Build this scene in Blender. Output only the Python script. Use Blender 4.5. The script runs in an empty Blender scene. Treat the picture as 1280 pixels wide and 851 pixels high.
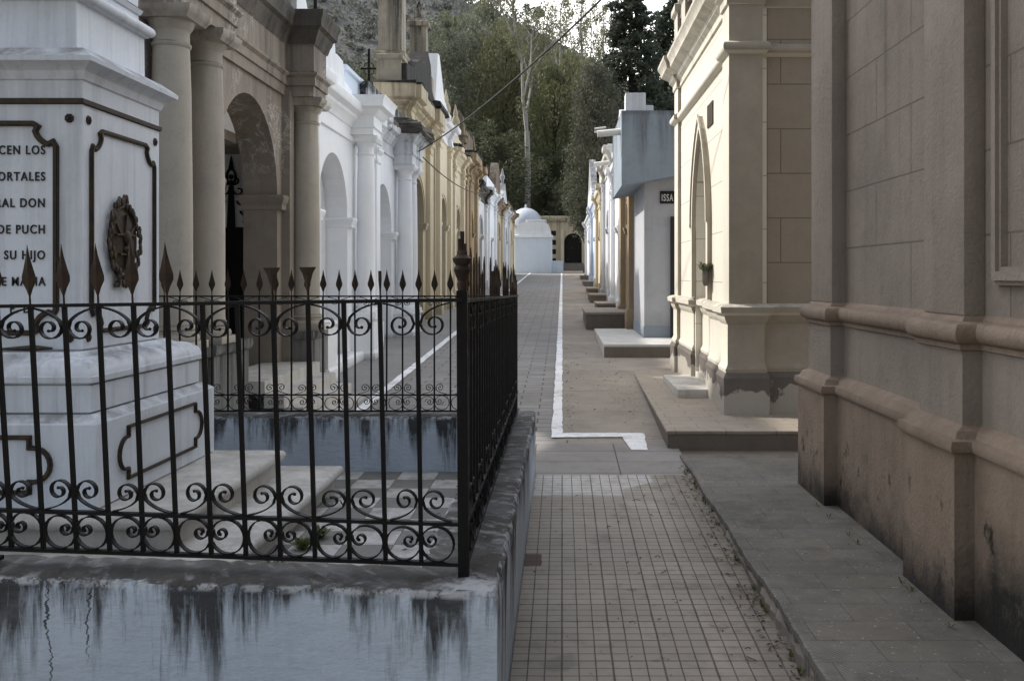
import bpy, bmesh, math, random
from mathutils import Vector, Matrix
from math import sin, cos, pi, radians
random.seed(7)
SC = bpy.context.scene
COL = SC.collection
F, VX, VY, H, S = 1200.0, 703.0, 345.0, 1.6, 0.03      # focal length in px of the 1280 px frame, street vanishing point, eye height, street slope

def G(y): return S * y
def at(px, py, Y): return Vector(((px - VX) / F * Y, Y, H + (VY - py) / F * Y))

# ------------------------------------------------------------------ mesh builder
class M:
    def __init__(s): s.bm = bmesh.new()
    def face(s, vs):
        try: return s.bm.faces.new(vs)
        except ValueError: return None
    def box(s, x0, x1, y0, y1, z0, z1, bev=0.0, mat=None):
        P = [(x0,y0,z0),(x1,y0,z0),(x1,y1,z0),(x0,y1,z0),(x0,y0,z1),(x1,y0,z1),(x1,y1,z1),(x0,y1,z1)]
        v = [s.bm.verts.new((mat @ Vector(p)) if mat else p) for p in P]
        fs = [s.bm.faces.new([v[i] for i in q]) for q in ((3,2,1,0),(4,5,6,7),(0,1,5,4),(1,2,6,5),(2,3,7,6),(3,0,4,7))]
        if bev > 0:
            es = list({e for f in fs for e in f.edges})
            bmesh.ops.bevel(s.bm, geom=es, offset=bev, segments=2, affect='EDGES', profile=.6)
        return s
    def loops(s, L, closed=True, cap=True):
        R = [[s.bm.verts.new(p) for p in l] for l in L]
        n = len(R[0])
        for a, b in zip(R, R[1:]):
            for i in range(n if closed else n - 1):
                j = (i + 1) % n
                s.face([a[i], a[j], b[j], b[i]])
        if cap:
            s.face(list(reversed(R[0]))); s.face(R[-1])
        return s
    def ploft(s, poly, prof, cap=True):
        n = len(poly); nn = []
        area = sum(poly[i][0]*poly[(i+1)%n][1]-poly[(i+1)%n][0]*poly[i][1] for i in range(n))
        sg = 1 if area > 0 else -1
        for i in range(n):
            a, b, c = poly[i-1], poly[i], poly[(i+1) % n]
            e1 = Vector((b[0]-a[0], b[1]-a[1])).normalized(); e2 = Vector((c[0]-b[0], c[1]-b[1])).normalized()
            n1 = Vector((e1.y, -e1.x))*sg; n2 = Vector((e2.y, -e2.x))*sg
            k = (n1+n2)/max(.2, 1+n1.dot(n2)); nn.append(k)
        return s.loops([[(poly[i][0]+nn[i].x*o, poly[i][1]+nn[i].y*o, z) for i in range(n)] for o, z in prof], True, cap)
    def rloft(s, x0, x1, y0, y1, prof, cap=True):
        return s.ploft([(x0,y0),(x1,y0),(x1,y1),(x0,y1)], prof, cap)
    def lathe(s, cx, cy, prof, seg=20, cap=True):
        return s.loops([[(cx+r*cos(2*pi*i/seg), cy+r*sin(2*pi*i/seg), z) for i in range(seg)] for r, z in prof], True, cap)
    def tube(s, pts, r, seg=6, cap=True):
        pts = [Vector(p) for p in pts]; n = len(pts)
        rr = r if isinstance(r, (list, tuple)) else [r]*n
        L = []; up = None
        for i, p in enumerate(pts):
            t = (pts[min(i+1,n-1)]-pts[max(i-1,0)]).normalized()
            if up is None: up = Vector((0,0,1)) if abs(t.z) < .9 else Vector((1,0,0))
            a = t.cross(up).normalized(); b = a.cross(t).normalized(); up = b
            L.append([p + (a*cos(2*pi*k/seg)+b*sin(2*pi*k/seg))*rr[i] for k in range(seg)])
        return s.loops(L, True, cap)
    def strip(s, pts, nrm, w, t, close=False):
        """flat bar bent along pts, lying in the plane of normal nrm; w = size along nrm, t = size in plane"""
        pts = [Vector(p) for p in pts]; n = len(pts); nrm = Vector(nrm).normalized(); L = []
        for i, p in enumerate(pts):
            if close: d = (pts[(i+1)%n]-pts[i]).normalized(); e = (pts[i]-pts[i-1]).normalized()
            else: d = (pts[min(i+1,n-1)]-pts[i]); e = (pts[i]-pts[max(i-1,0)])
            if d.length < 1e-9: d = e
            if e.length < 1e-9: e = d
            d = d.normalized(); e = e.normalized()
            s1 = nrm.cross(d); s2 = nrm.cross(e); m = (s1+s2)/max(.35, 1+s1.dot(s2))
            L.append([p+m*t/2+nrm*w/2, p-m*t/2+nrm*w/2, p-m*t/2-nrm*w/2, p+m*t/2-nrm*w/2])
        if close: L.append([v.copy() for v in L[0]])
        return s.loops(L, True, not close)
    def prism(s, poly, f, d0, d1):
        """poly in (u,z); f(u,z,d) -> point"""
        a = [s.bm.verts.new(f(u,z,d0)) for u,z in poly]; b = [s.bm.verts.new(f(u,z,d1)) for u,z in poly]
        n = len(poly); s.face(a); s.face(list(reversed(b)))
        for i in range(n): s.face([a[i], b[i], b[(i+1)%n], a[(i+1)%n]])
        return s
    def arch(s, u0, u1, z0, z1, ops, f, th):
        """wall panel with arched openings (uc, width, spring z, kind, sill z)"""
        cur = u0
        for uc, w, zs, kind, sill in sorted(ops):
            a, b = uc-w/2, uc+w/2
            if a > cur: s.prism([(cur,z0),(a,z0),(a,z1),(cur,z1)], f, 0, th)
            c = arch_curve(uc, w, zs, kind)
            poly = [(b,z1),(a,z1)] + c
            for (ua,za),(ub,zb) in zip(c, c[1:]):
                s.prism([(ua,za),(ub,zb),(ub,z1),(ua,z1)], f, 0, th)
            if sill > z0+1e-4: s.prism([(a,z0),(b,z0),(b,sill),(a,sill)], f, 0, th)
            cur = b
        if u1 > cur: s.prism([(cur,z0),(u1,z0),(u1,z1),(cur,z1)], f, 0, th)
        return s
    def sphere(s, c, r, seg=10, rings=7, sq=(1,1,1)):
        L = []
        for j in range(rings+1):
            a = -pi/2+pi*j/rings; q = max(.02, cos(a))
            L.append([(c[0]+r*sq[0]*q*cos(2*pi*i/seg), c[1]+r*sq[1]*q*sin(2*pi*i/seg), c[2]+r*sq[2]*sin(a)) for i in range(seg)])
        return s.loops(L)
    def done(s, name, mat, parent=None, smooth=32, weld=False):
        if weld: bmesh.ops.remove_doubles(s.bm, verts=s.bm.verts, dist=1e-4)
        bmesh.ops.recalc_face_normals(s.bm, faces=s.bm.faces)
        me = bpy.data.meshes.new(name); s.bm.to_mesh(me); s.bm.free()
        if smooth:
            for p in me.polygons: p.use_smooth = True
            me.set_sharp_from_angle(angle=radians(smooth))
        me.materials.append(mat)
        o = bpy.data.objects.new(name, me); COL.objects.link(o)
        if parent is not None: attach(o, parent)
        return o

def arch_curve(uc, w, zs, kind, n=18):
    a, b, r = uc-w/2, uc+w/2, w/2
    if kind == 'flat': return [(a,zs),(b,zs)]
    if kind == 'round': return [(uc-r*cos(pi*i/n), zs+r*sin(pi*i/n)) for i in range(n+1)]
    if kind == 'seg': return [(uc-r*cos(pi*i/n), zs+.45*r*sin(pi*i/n)) for i in range(n+1)]
    R = w*1.15; pts = []                                   # pointed
    amax = math.acos((R-r)/R)
    for i in range(n//2+1):
        t = amax*i/(n//2); pts.append((a+R-R*cos(t), zs+R*sin(t)))
    return pts + [(2*uc-u, z) for u, z in reversed(pts[:-1])]

WORLD = {}
def attach(o, p):
    o.parent = p
    w = WORLD.get(p.name, Vector((0,0,0)))
    o.matrix_parent_inverse = Matrix.Translation(-w)
    WORLD[o.name] = Vector((0,0,0)) if p.type == 'MESH' else Vector((0,0,0))
    if p.type == 'MESH': o.matrix_parent_inverse = Matrix.Identity(4)

def tag(o, label, cat, group=None, kind=None):
    if label: o['label'] = label
    if cat: o['category'] = cat
    if group: o['group'] = group
    if kind: o['kind'] = kind
    return o
def thing(name, loc, label, cat, group=None):
    o = bpy.data.objects.new(name, None); o.empty_display_size = .2; COL.objects.link(o)
    o.location = loc; WORLD[o.name] = Vector(loc)
    return tag(o, label, cat, group)
def dup(root, loc, label, rot=0, scale=(1,1,1)):
    r = root.copy(); COL.objects.link(r); r.location = loc; r.rotation_euler = (0,0,rot); r.scale = scale; r['label'] = label
    for ch in [c for c in root.children]:
        c = ch.copy(); COL.objects.link(c); c.parent = r
    return r

# ------------------------------------------------------------------ materials
class NT:
    def __init__(s, name):
        s.m = bpy.data.materials.new(name); s.m.use_nodes = True; s.t = s.m.node_tree; s.t.nodes.clear()
        s.out = s.t.nodes.new('ShaderNodeOutputMaterial'); s.b = s.t.nodes.new('ShaderNodeBsdfPrincipled')
        s.t.links.new(s.b.outputs[0], s.out.inputs[0])
        s.pos = s.n('ShaderNodeTexCoord').outputs['Object']
        sp = s.n('ShaderNodeSeparateXYZ'); s.l(s.pos, sp.inputs[0]); s.x, s.y, s.z = sp.outputs
    def n(s, t, **k):
        o = s.t.nodes.new(t)
        for a, b in k.items(): setattr(o, a, b)
        return o
    def l(s, a, b):
        if isinstance(a, bpy.types.NodeSocket): s.t.links.new(a, b)
        elif b.type == 'RGBA' and len(a) == 3: b.default_value = (*a, 1)
        else: b.default_value = a
    def vec(s, sc, loc=(0,0,0), rot=(0,0,0), v=None):
        o = s.n('ShaderNodeMapping'); s.l(v or s.pos, o.inputs[0]); o.inputs['Scale'].default_value = sc; o.inputs['Location'].default_value = loc; o.inputs['Rotation'].default_value = rot
        return o.outputs[0]
    def comb(s, x, y, z=0.0):
        o = s.n('ShaderNodeCombineXYZ'); s.l(x,o.inputs[0]); s.l(y,o.inputs[1]); s.l(z,o.inputs[2]); return o.outputs[0]
    def noise(s, scale, detail=5, rough=.6, v=None, dist=0.0):
        o = s.n('ShaderNodeTexNoise'); s.l(v or s.pos, o.inputs['Vector']); o.inputs['Scale'].default_value = scale; o.inputs['Detail'].default_value = detail
        o.inputs['Roughness'].default_value = rough; o.inputs['Distortion'].default_value = dist; return o.outputs[0]
    def mr(s, v, a, b, c=0.0, d=1.0, smooth=False):
        o = s.n('ShaderNodeMapRange'); o.clamp = True
        if smooth: o.interpolation_type = 'SMOOTHSTEP'
        s.l(v,o.inputs[0])
        for i, q in enumerate((a,b,c,d)): s.l(q, o.inputs[1+i])
        return o.outputs[0]
    def ma(s, op, a, b=0.0):
        o = s.n('ShaderNodeMath', operation=op); s.l(a,o.inputs[0]); s.l(b,o.inputs[1]); return o.outputs[0]
    def mix(s, f, a, b, mode='MIX'):
        o = s.n('ShaderNodeMix', data_type='RGBA', blend_type=mode); s.l(f,o.inputs[0]); s.l(a,o.inputs[6]); s.l(b,o.inputs[7]); return o.outputs[2]
    def brick(s, v, w, h, mortar, off=.5, smooth=.1):
        o = s.n('ShaderNodeTexBrick', offset=off, squash=1.0); s.l(v,o.inputs['Vector'])
        o.inputs['Scale'].default_value = 1; o.inputs['Brick Width'].default_value = w; o.inputs['Row Height'].default_value = h
        o.inputs['Mortar Size'].default_value = mortar; o.inputs['Mortar Smooth'].default_value = smooth; o.inputs['Bias'].default_value = 0
        o.inputs['Color1'].default_value = (0,0,0,1); o.inputs['Color2'].default_value = (1,1,1,1); o.inputs['Mortar'].default_value = (.5,.5,.5,1)
        return o.outputs['Color'], o.outputs['Fac']
    def bump(s, h, strength=.3, dist=.01):
        o = s.n('ShaderNodeBump'); o.inputs['Strength'].default_value = strength; o.inputs['Distance'].default_value = dist; s.l(h,o.inputs['Height'])
        s.l(o.outputs[0], s.b.inputs['Normal'])
    def fin(s, col, rough=.8, metal=0.0, spec=.3):
        s.l(col, s.b.inputs['Base Color']); s.l(rough, s.b.inputs['Roughness']); s.l(metal, s.b.inputs['Metallic'])
        s.b.inputs['Specular IOR Level'].default_value = spec
        return s.m

def plaster(name, c1, c2, dark=(.05,.045,.04), ztop=None, L=.6, streak=.6, zbot=None, hb=.5, bot=.7, botc=None, topd=.6, blotch=.35,
            bump=.35, rough=.85, joints=None, ysplit=None, peel=None, cracks=None, spec=.25, sfreq=7.0, wipe=None, side_shade=None, moldspots=False, flakes=False):
    t = NT(name)
    n1 = t.noise(.9, 6, .65); n2 = t.noise(4.5, 8, .7); n3 = t.noise(55, 4, .6); n4 = t.noise(14, 6, .7)
    c = t.mix(t.mr(n1, .35, .65), c1, c2)
    if ysplit: c = t.mix(t.mr(t.ma('ADD', t.y, t.ma('MULTIPLY', t.ma('SUBTRACT', n2, .5), .05)), ysplit[0]-.01, ysplit[0]+.01), c, ysplit[1])
    c = t.mix(t.ma('MULTIPLY', t.mr(n2, .5, .8), blotch), c, tuple(q*.45 for q in c1))
    c = t.mix(t.ma('MULTIPLY', t.mr(n4, .55, .8), blotch*.5), c, dark)
    c = t.mix(t.mr(n3, .3, .7, 0, .16), c, tuple(min(1, q*1.25) for q in c1))
    sv = t.vec((sfreq, sfreq, .35)); st = t.noise(1, 7, .7, sv)
    # faint rain marks all over
    c = t.mix(t.ma('MULTIPLY', t.mr(st, .5, .78), .22*streak+.04), c, dark)
    h = t.ma('ADD', t.ma('MULTIPLY', n3, .4), t.ma('MULTIPLY', n2, .6))
    if ztop is not None and ztop != .655:
        wob = t.ma('MULTIPLY', t.ma('SUBTRACT', t.noise(1, 4, .6, t.vec((sfreq*.6, sfreq*.6, .1))), .32), 3.2*L)
        reach = t.mr(t.ma('ADD', t.z, wob), ztop-L*.4, ztop+L*.55, 0, 1)
        m = t.ma('MULTIPLY', t.mr(st, .42, .60), reach)
        m = t.ma('MULTIPLY', t.ma('MINIMUM', t.ma('ADD', m, t.mr(t.z, ztop-.03-L*.07, ztop, 0, .6)), 1.0), streak)
        m = t.ma('MULTIPLY', m, t.mr(n4, .2, .5, .55, 1))
        c = t.mix(m, c, dark)
    if zbot is not None:
        zz = t.ma('SUBTRACT', t.z, t.ma('MULTIPLY', t.y, S)) if zbot == 'g' else t.ma('SUBTRACT', t.z, zbot)
        e = t.ma('ADD', zz, t.ma('MULTIPLY', t.ma('SUBTRACT', n2, .5), hb*1.6))
        c = t.mix(t.ma('MULTIPLY', t.mr(e, 0, hb, 1, 0, True), bot), c, botc or dark)
    if peel:
        z0, z1, pc = peel
        e = t.ma('ADD', t.z, t.ma('MULTIPLY', t.ma('SUBTRACT', t.noise(2.6, 7, .62), .5), .75))
        pm = t.mr(e, z1-.008, z1+.008, 1, 0)
        c = t.mix(pm, c, pc); h = t.ma('SUBTRACT', h, t.ma('MULTIPLY', pm, .8))
    if joints:
        ax, w, hh, zo, mort = joints
        uv = t.comb(t.y if ax == 'y' else t.x, t.ma('SUBTRACT', t.z, zo))
        bc, bf = t.brick(uv, w, hh, mort)
        c = t.mix(t.ma('MULTIPLY', bf, .75), c, tuple(q*.4 for q in c1))
        c = t.mix(t.ma('MULTIPLY', bc, .12), c, tuple(q*.6 for q in c1))
        h = t.ma('SUBTRACT', h, t.ma('MULTIPLY', bf, 1.2))
    if cracks:
        for x0, wd, zlo in cracks:
            cx = t.ma('ADD', t.x, t.ma('MULTIPLY', t.ma('SUBTRACT', t.noise(1, 7, .72, t.vec((0,0,5), (x0*9,0,0))), .5), .17))
            dd = t.ma('ABSOLUTE', t.ma('SUBTRACT', cx, x0))
            wv = t.mr(t.noise(1, 4, .7, t.vec((20,20,9))), .35, .65, wd*.1, wd)
            cm = t.ma('MULTIPLY', t.mr(t.ma('DIVIDE', dd, wv), .7, 1.2, 1, 0), t.ma('MULTIPLY', t.mr(t.z, zlo, zlo+.08), t.mr(t.y, 3.12, 3.16, 1, 0)))
            c = t.mix(t.ma('MULTIPLY', cm, .9), c, (.016,.016,.016)); h = t.ma('SUBTRACT', h, t.ma('MULTIPLY', cm, 1.5))
    if side_shade:  # darkens faces turned to the camera: shade put into the colour
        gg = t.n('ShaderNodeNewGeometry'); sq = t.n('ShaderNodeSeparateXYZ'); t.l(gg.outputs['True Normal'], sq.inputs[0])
        c = t.mix(t.mr(sq.outputs[1], -.75, -.6, .9, 0), c, t.mix(t.mr(n2, .3, .7), side_shade, tuple(q*.75 for q in side_shade)))
    if wipe:
        x0, x1, wc = wipe
        c = t.mix(t.ma('MULTIPLY', t.mr(t.ma('ADD', t.x, t.ma('MULTIPLY', t.ma('SUBTRACT', n2, .5), .06)), x0, x1, 1, 0), t.mr(t.y,3.12,3.2,.6,0)), c, wc)
    if topd:
        g = t.n('ShaderNodeNewGeometry'); sp = t.n('ShaderNodeSeparateXYZ'); t.l(g.outputs['Normal'], sp.inputs[0])
        up = t.ma('MULTIPLY', t.mr(sp.outputs[2], .35, .8), t.mr(t.ma('ADD', n2, t.ma('MULTIPLY', n4, .5)), .52, .85))
        c = t.mix(t.ma('MULTIPLY', up, topd), c, dark)
    if ztop == .655:
        grp = t.mr(t.noise(1, 4, .6, t.vec((1.7,1.7,.1),(3,1,0))), .36, .56)
        thin = t.noise(1, 6, .75, t.vec((24,24,2.2),(0,7,0)), .5)
        wide = t.noise(1, 5, .65, t.vec((9,9,.9),(9,2,0)), .3)
        ln = t.ma('ADD', .06, t.ma('MULTIPLY', grp, t.ma('ADD', .10, t.ma('MULTIPLY', wide, .62))))
        fall = t.mr(t.ma('DIVIDE', t.ma('SUBTRACT', .642, t.z), ln), 0, 1, 1, 0)
        dm = t.ma('MULTIPLY', t.ma('MULTIPLY', fall, t.mr(n4, .25, .5, .55, 1)), t.mr(t.ma('ADD', t.ma('MULTIPLY', thin, .36), t.ma('MULTIPLY', wide, .64)), t.mr(fall, 0, 1, .56, .40), t.mr(fall, 0, 1, .64, .56)))
        c = t.mix(t.ma('MINIMUM', t.ma('MULTIPLY', dm, 1.5), .95), c, (.028,.028,.029))
        gq = t.n('ShaderNodeNewGeometry'); sz = t.n('ShaderNodeSeparateXYZ'); t.l(gq.outputs['True Normal'], sz.inputs[0])
        cap = t.ma('MULTIPLY', t.mr(sz.outputs[2], .45, .75), t.mr(t.z, .60, .63)); capc = t.mix(t.mr(n2, .3, .7), (.040,.038,.034), (.078,.073,.066)); capc = t.mix(t.mr(n3, .55, .75, 0, .35), capc, (.17,.165,.155))
        corner = t.ma('MULTIPLY', t.mr(t.ma('ADD', t.x, t.ma('MULTIPLY', t.ma('SUBTRACT', n2, .5), .5)), -.40, -.34), t.mr(t.ma('ADD', t.y, t.ma('MULTIPLY', t.ma('SUBTRACT', n4, .5), .35)), 2.98, 3.02, 1, 0))
        capc = t.mix(t.ma('MULTIPLY', corner, t.mr(n4, .35, .5, .3, .9)), capc, (.42,.43,.44)); c = t.mix(t.ma('MULTIPLY', cap, .97), c, capc)
        h = t.ma('ADD', h, t.ma('MULTIPLY', t.noise(1, 5, .65, t.vec((11,11,34))), 1.1)); c = t.mix(t.mr(t.noise(1, 5, .65, t.vec((3.2,3.2,6))), .5, .72, 0, .35), c, (.30,.32,.34))
        ed = t.ma('MULTIPLY', t.ma('MULTIPLY', t.mr(t.z, .628, .638), t.mr(t.z, .656, .650)), t.mr(t.noise(14, 6, .75), .47, .56))
        c = t.mix(t.ma('MULTIPLY', ed, .8), c, (.40,.41,.42))
    if flakes:
        fl = t.ma('ABSOLUTE', t.ma('SUBTRACT', t.noise(2.6, 8, .72, dist=.6), .5))
        fl = t.ma('MULTIPLY', t.ma('MULTIPLY', t.mr(fl, .004, .016, 1, 0), t.mr(t.z, 2.5, 2.9)), t.mr(t.noise(1.1, 3, .5), .48, .58))
        c = t.mix(t.ma('MULTIPLY', fl, .75), c, (.62,.60,.57))
    if moldspots:
        sp2 = t.ma('MULTIPLY', t.mr(t.noise(1, 5, .65, t.vec((6,6,4.2))), .585, .66), t.ma('MULTIPLY', t.mr(t.z, .25, .4), t.mr(t.z, .62, .8, 1, 0)))
        c = t.mix(t.ma('MULTIPLY', sp2, .9), c, dark)
        near = t.ma('ADD', t.z, t.ma('MULTIPLY', t.ma('SUBTRACT', n1, .5), .9)); near = t.ma('MULTIPLY', t.mr(near, .52, .80, 1, 0), t.mr(t.y, 3.62, 3.72, 1, 0))
        c = t.mix(t.ma('MULTIPLY', near, t.mr(n4, .3, .5, .6, .96)), c, (.013,.014,.012))
    t.bump(h, bump, .012)
    return t.fin(c, rough, 0, spec)

def iron(name, c, rust, amt):
    t = NT(name); n = t.noise(26, 6, .7); n2 = t.noise(140, 3, .6)
    col = t.mix(t.mr(n, .62-amt*.35, .7-amt*.2), c, rust); t.bump(t.ma('ADD', n, n2), .35, .002)
    return t.fin(col, t.mr(n, .3, .7, .45, .8), 0.0, .22)
def plain(name, c, rough=.7, var=.3, metal=0, scale=12, spec=.3):
    t = NT(name); n = t.noise(scale, 6, .7); col = t.mix(t.mr(n, .3, .72), c, tuple(q*(1-var) for q in c)); t.bump(n, .25, .006)
    return t.fin(col, rough, metal, spec)
def leafmat(name, a, b, c):
    t = NT(name); g = t.n('ShaderNodeNewGeometry'); r = g.outputs['Random Per Island']
    n = t.noise(.35, 3, .6)
    ob = t.n('ShaderNodeObjectInfo')
    col = t.mix(r, a, b); col = t.mix(t.mr(n, .42, .66), col, c); col = t.mix(t.mr(ob.outputs['Random'],0,1,0,.35), col, (.09,.085,.06))
    t.l(col, t.b.inputs['Base Color']); t.b.inputs['Roughness'].default_value = .65; t.b.inputs['Specular IOR Level'].default_value = .2
    tr = t.n('ShaderNodeBsdfTranslucent'); t.l(col, tr.inputs[0]); mx = t.n('ShaderNodeMixShader'); mx.inputs[0].default_value = .3
    t.l(t.b.outputs[0], mx.inputs[1]); t.l(tr.outputs[0], mx.inputs[2]); t.l(mx.outputs[0], t.out.inputs[0])
    return t.m

BLK = (.035,.033,.031)
m_wallfront = plaster('whitewashed plot wall', (.47,.535,.61), (.375,.435,.51), (.05,.047,.043), ztop=.655, L=.20, streak=.25, topd=0, zbot='g', hb=.10, bot=.6, blotch=.16, bump=.5,
                      cracks=[(-1.60,.006,.27),(-1.49,.0045,.38)], sfreq=19, wipe=(-1.80,-1.76,(.40,.36,.27)))
m_marble = plaster('white marble', (.65,.69,.75), (.56,.60,.65), (.10,.092,.08), topd=.75, blotch=.25, bump=.10, rough=.55, streak=1.9, spec=.4, sfreq=9)
m_marble2 = plaster('grubby marble', (.58,.56,.52), (.40,.385,.35), (.07,.064,.052), topd=.35, blotch=.5, bump=.15, rough=.6, streak=2.2, spec=.35)
m_bronze = iron('dark bronze', (.035,.028,.022), (.075,.05,.025), .4)
m_letter = plain('black letter paint', (.012,.012,.014), .5, .3)
m_iron = iron('black iron', (.0035,.0035,.004), (.012,.008,.006), .25)
m_rust = iron('rusty iron', (.020,.014,.010), (.042,.025,.015), .6)
m_beige = plaster('beige stucco', (.30,.262,.22), (.215,.187,.158), (.05,.043,.037), ztop=4.6, L=1.5, streak=.75, zbot='g', hb=.5, bot=.5, blotch=.45, topd=.9, bump=.5, flakes=True)
m_beigecol = plaster('beige column', (.45,.42,.36), (.36,.33,.285), (.06,.055,.05), ztop=3.7, L=.9, streak=.5, blotch=.35, topd=.8, bump=.35, ysplit=(10.68,(.72,.73,.74)))
m_darkcornice = plaster('blackened cornice', (.14,.125,.108), (.065,.058,.052), (.02,.019,.018), blotch=.8, topd=.9, streak=1, ztop=4.9, L=1.2, bump=.8)
m_pedestal = plaster('grey pedestal stone', (.26,.26,.25), (.16,.16,.155), (.03,.03,.03), ztop=1.1, L=.9, streak=.8, zbot='g', hb=.3, bot=.5, blotch=.5, topd=.7)
m_white = plaster('white limewash', (.84,.86,.88), (.76,.78,.82), (.12,.12,.12), ztop=4.4, L=.5, streak=.15, zbot='g', hb=.12, bot=.45, blotch=.08, topd=.2, bump=.25)
m_whitedirty = plaster('stained limewash', (.72,.74,.77), (.55,.57,.6), (.03,.03,.03), ztop=4.6, L=1.0, streak=1.0, blotch=.4, topd=.9, bump=.5)
m_yellow = plaster('ochre yellow stucco', (.60,.52,.37), (.52,.45,.33), (.05,.045,.04), ztop=5.4, L=.9, streak=.6, zbot='g', hb=.4, bot=.4, blotch=.3, topd=.9)
m_cream = plaster('pale cream stucco', (.66,.59,.44), (.58,.51,.38), (.07,.065,.05), ztop=6, L=1, streak=.5, zbot='g', hb=.4, bot=.4, blotch=.2, topd=.8)
m_brown = plaster('brown weathered stucco', (.42,.32,.20), (.32,.25,.17), (.05,.045,.04), ztop=5.6, L=1.6, streak=.8, zbot='g', hb=.4, bot=.5, blotch=.5, topd=.9)
m_whitefar = plaster('far white stucco', (.70,.72,.75), (.60,.62,.65), (.06,.06,.06), ztop=6, L=1.6, streak=.7, zbot='g', hb=.5, bot=.4, blotch=.3, topd=.8)
m_bluewhite = plaster('pale blue limewash', (.62,.69,.78), (.56,.63,.72), (.12,.13,.14), blotch=.1, topd=.15, streak=.3, bump=.2)
m_tower = plaster('streaked tower plaster', (.42,.38,.30), (.25,.23,.19), (.03,.028,.025), ztop=7.9, L=2.6, streak=1.0, blotch=.6, topd=.9, bump=.6)
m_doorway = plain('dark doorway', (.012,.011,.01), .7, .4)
m_greydoor = plain('dark grey steel door', (.03,.032,.036), .45, .25)
m_creamR = plaster('cream painted stucco', (.68,.64,.54), (.62,.58,.49), (.09,.08,.07), ztop=4.3, L=.5, streak=.35, blotch=.12, topd=.6, bump=.25, side_shade=(.36,.308,.242))
m_creamRshade = plaster('cream block stucco in shade tone', (.355,.30,.235), (.285,.24,.188), (.09,.08,.07), ztop=4.3, L=.6, streak=.35, blotch=.22, topd=.6, bump=.35, joints=('x',.56,.40,.12,.006))  # darker copy of the cream; the side wall's shade is in its colour
m_creamRst = plaster('cream street stucco', (.70,.66,.56), (.65,.61,.52), (.09,.08,.07), streak=.3, blotch=.1, topd=.6, bump=.25, joints=('y',.9,.48,.1,.005))
m_plinthR = plaster('peeling plinth', (.17,.15,.135), (.13,.115,.10), (.05,.045,.04), blotch=.4, topd=.5, streak=.3, peel=(.36,.56,(.42,.39,.34)), bump=.6)
m_brownR = plaster('taupe stucco', (.275,.232,.193), (.20,.168,.14), (.05,.045,.042), ztop=5.2, L=2.2, streak=.9, blotch=.55, topd=.5, bump=.9, joints=('y',1.04,.337,.08,.005))
m_brownRp = plaster('taupe pilaster stucco', (.285,.24,.20), (.212,.178,.148), (.05,.045,.042), ztop=5.2, L=2.2, streak=.9, blotch=.5, topd=.5, bump=.9)
m_brownRb = plaster('taupe base stucco', (.29,.223,.168), (.195,.148,.11), (.012,.012,.011), zbot=.2, hb=.36, bot=.95, blotch=.6, topd=.12, bump=1.0, streak=.9, moldspots=True)
m_issa = plaster('grey painted wall', (.50,.51,.53), (.46,.47,.49), (.15,.15,.15), blotch=.35, topd=.3, streak=.9, bump=.3, zbot=.78, hb=.35, bot=.4)
m_issab = plaster('blue painted plinth', (.27,.315,.355), (.24,.28,.32), (.1,.11,.12), blotch=.1, topd=.3, streak=.2, bump=.15)
m_issac = plaster('faded blue fascia', (.31,.36,.40), (.27,.32,.36), (.13,.135,.14), blotch=.45, topd=.6, streak=.9, bump=.3, ztop=4.2, L=.7)
m_concrete = plaster('old concrete', (.20,.175,.15), (.145,.125,.11), (.035,.03,.026), blotch=.45, topd=.15, streak=.5, bump=.6)
m_conclight = plaster('light concrete', (.60,.59,.56), (.50,.49,.46), (.06,.055,.05), blotch=.3, topd=.15, streak=.5, bump=.4)
m_paint = plaster('white road paint', (.80,.81,.82), (.70,.70,.70), (.19,.175,.155), blotch=1.5, topd=0, streak=.0, bump=.4)
m_pipe = plain('white pipe plastic', (.72,.71,.66), .5, .2)
m_cable = plain('black cable rubber', (.012,.012,.012), .6, .1)
m_dome = plain('blue grey dome tile', (.55,.60,.67), .5, .25)

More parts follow.
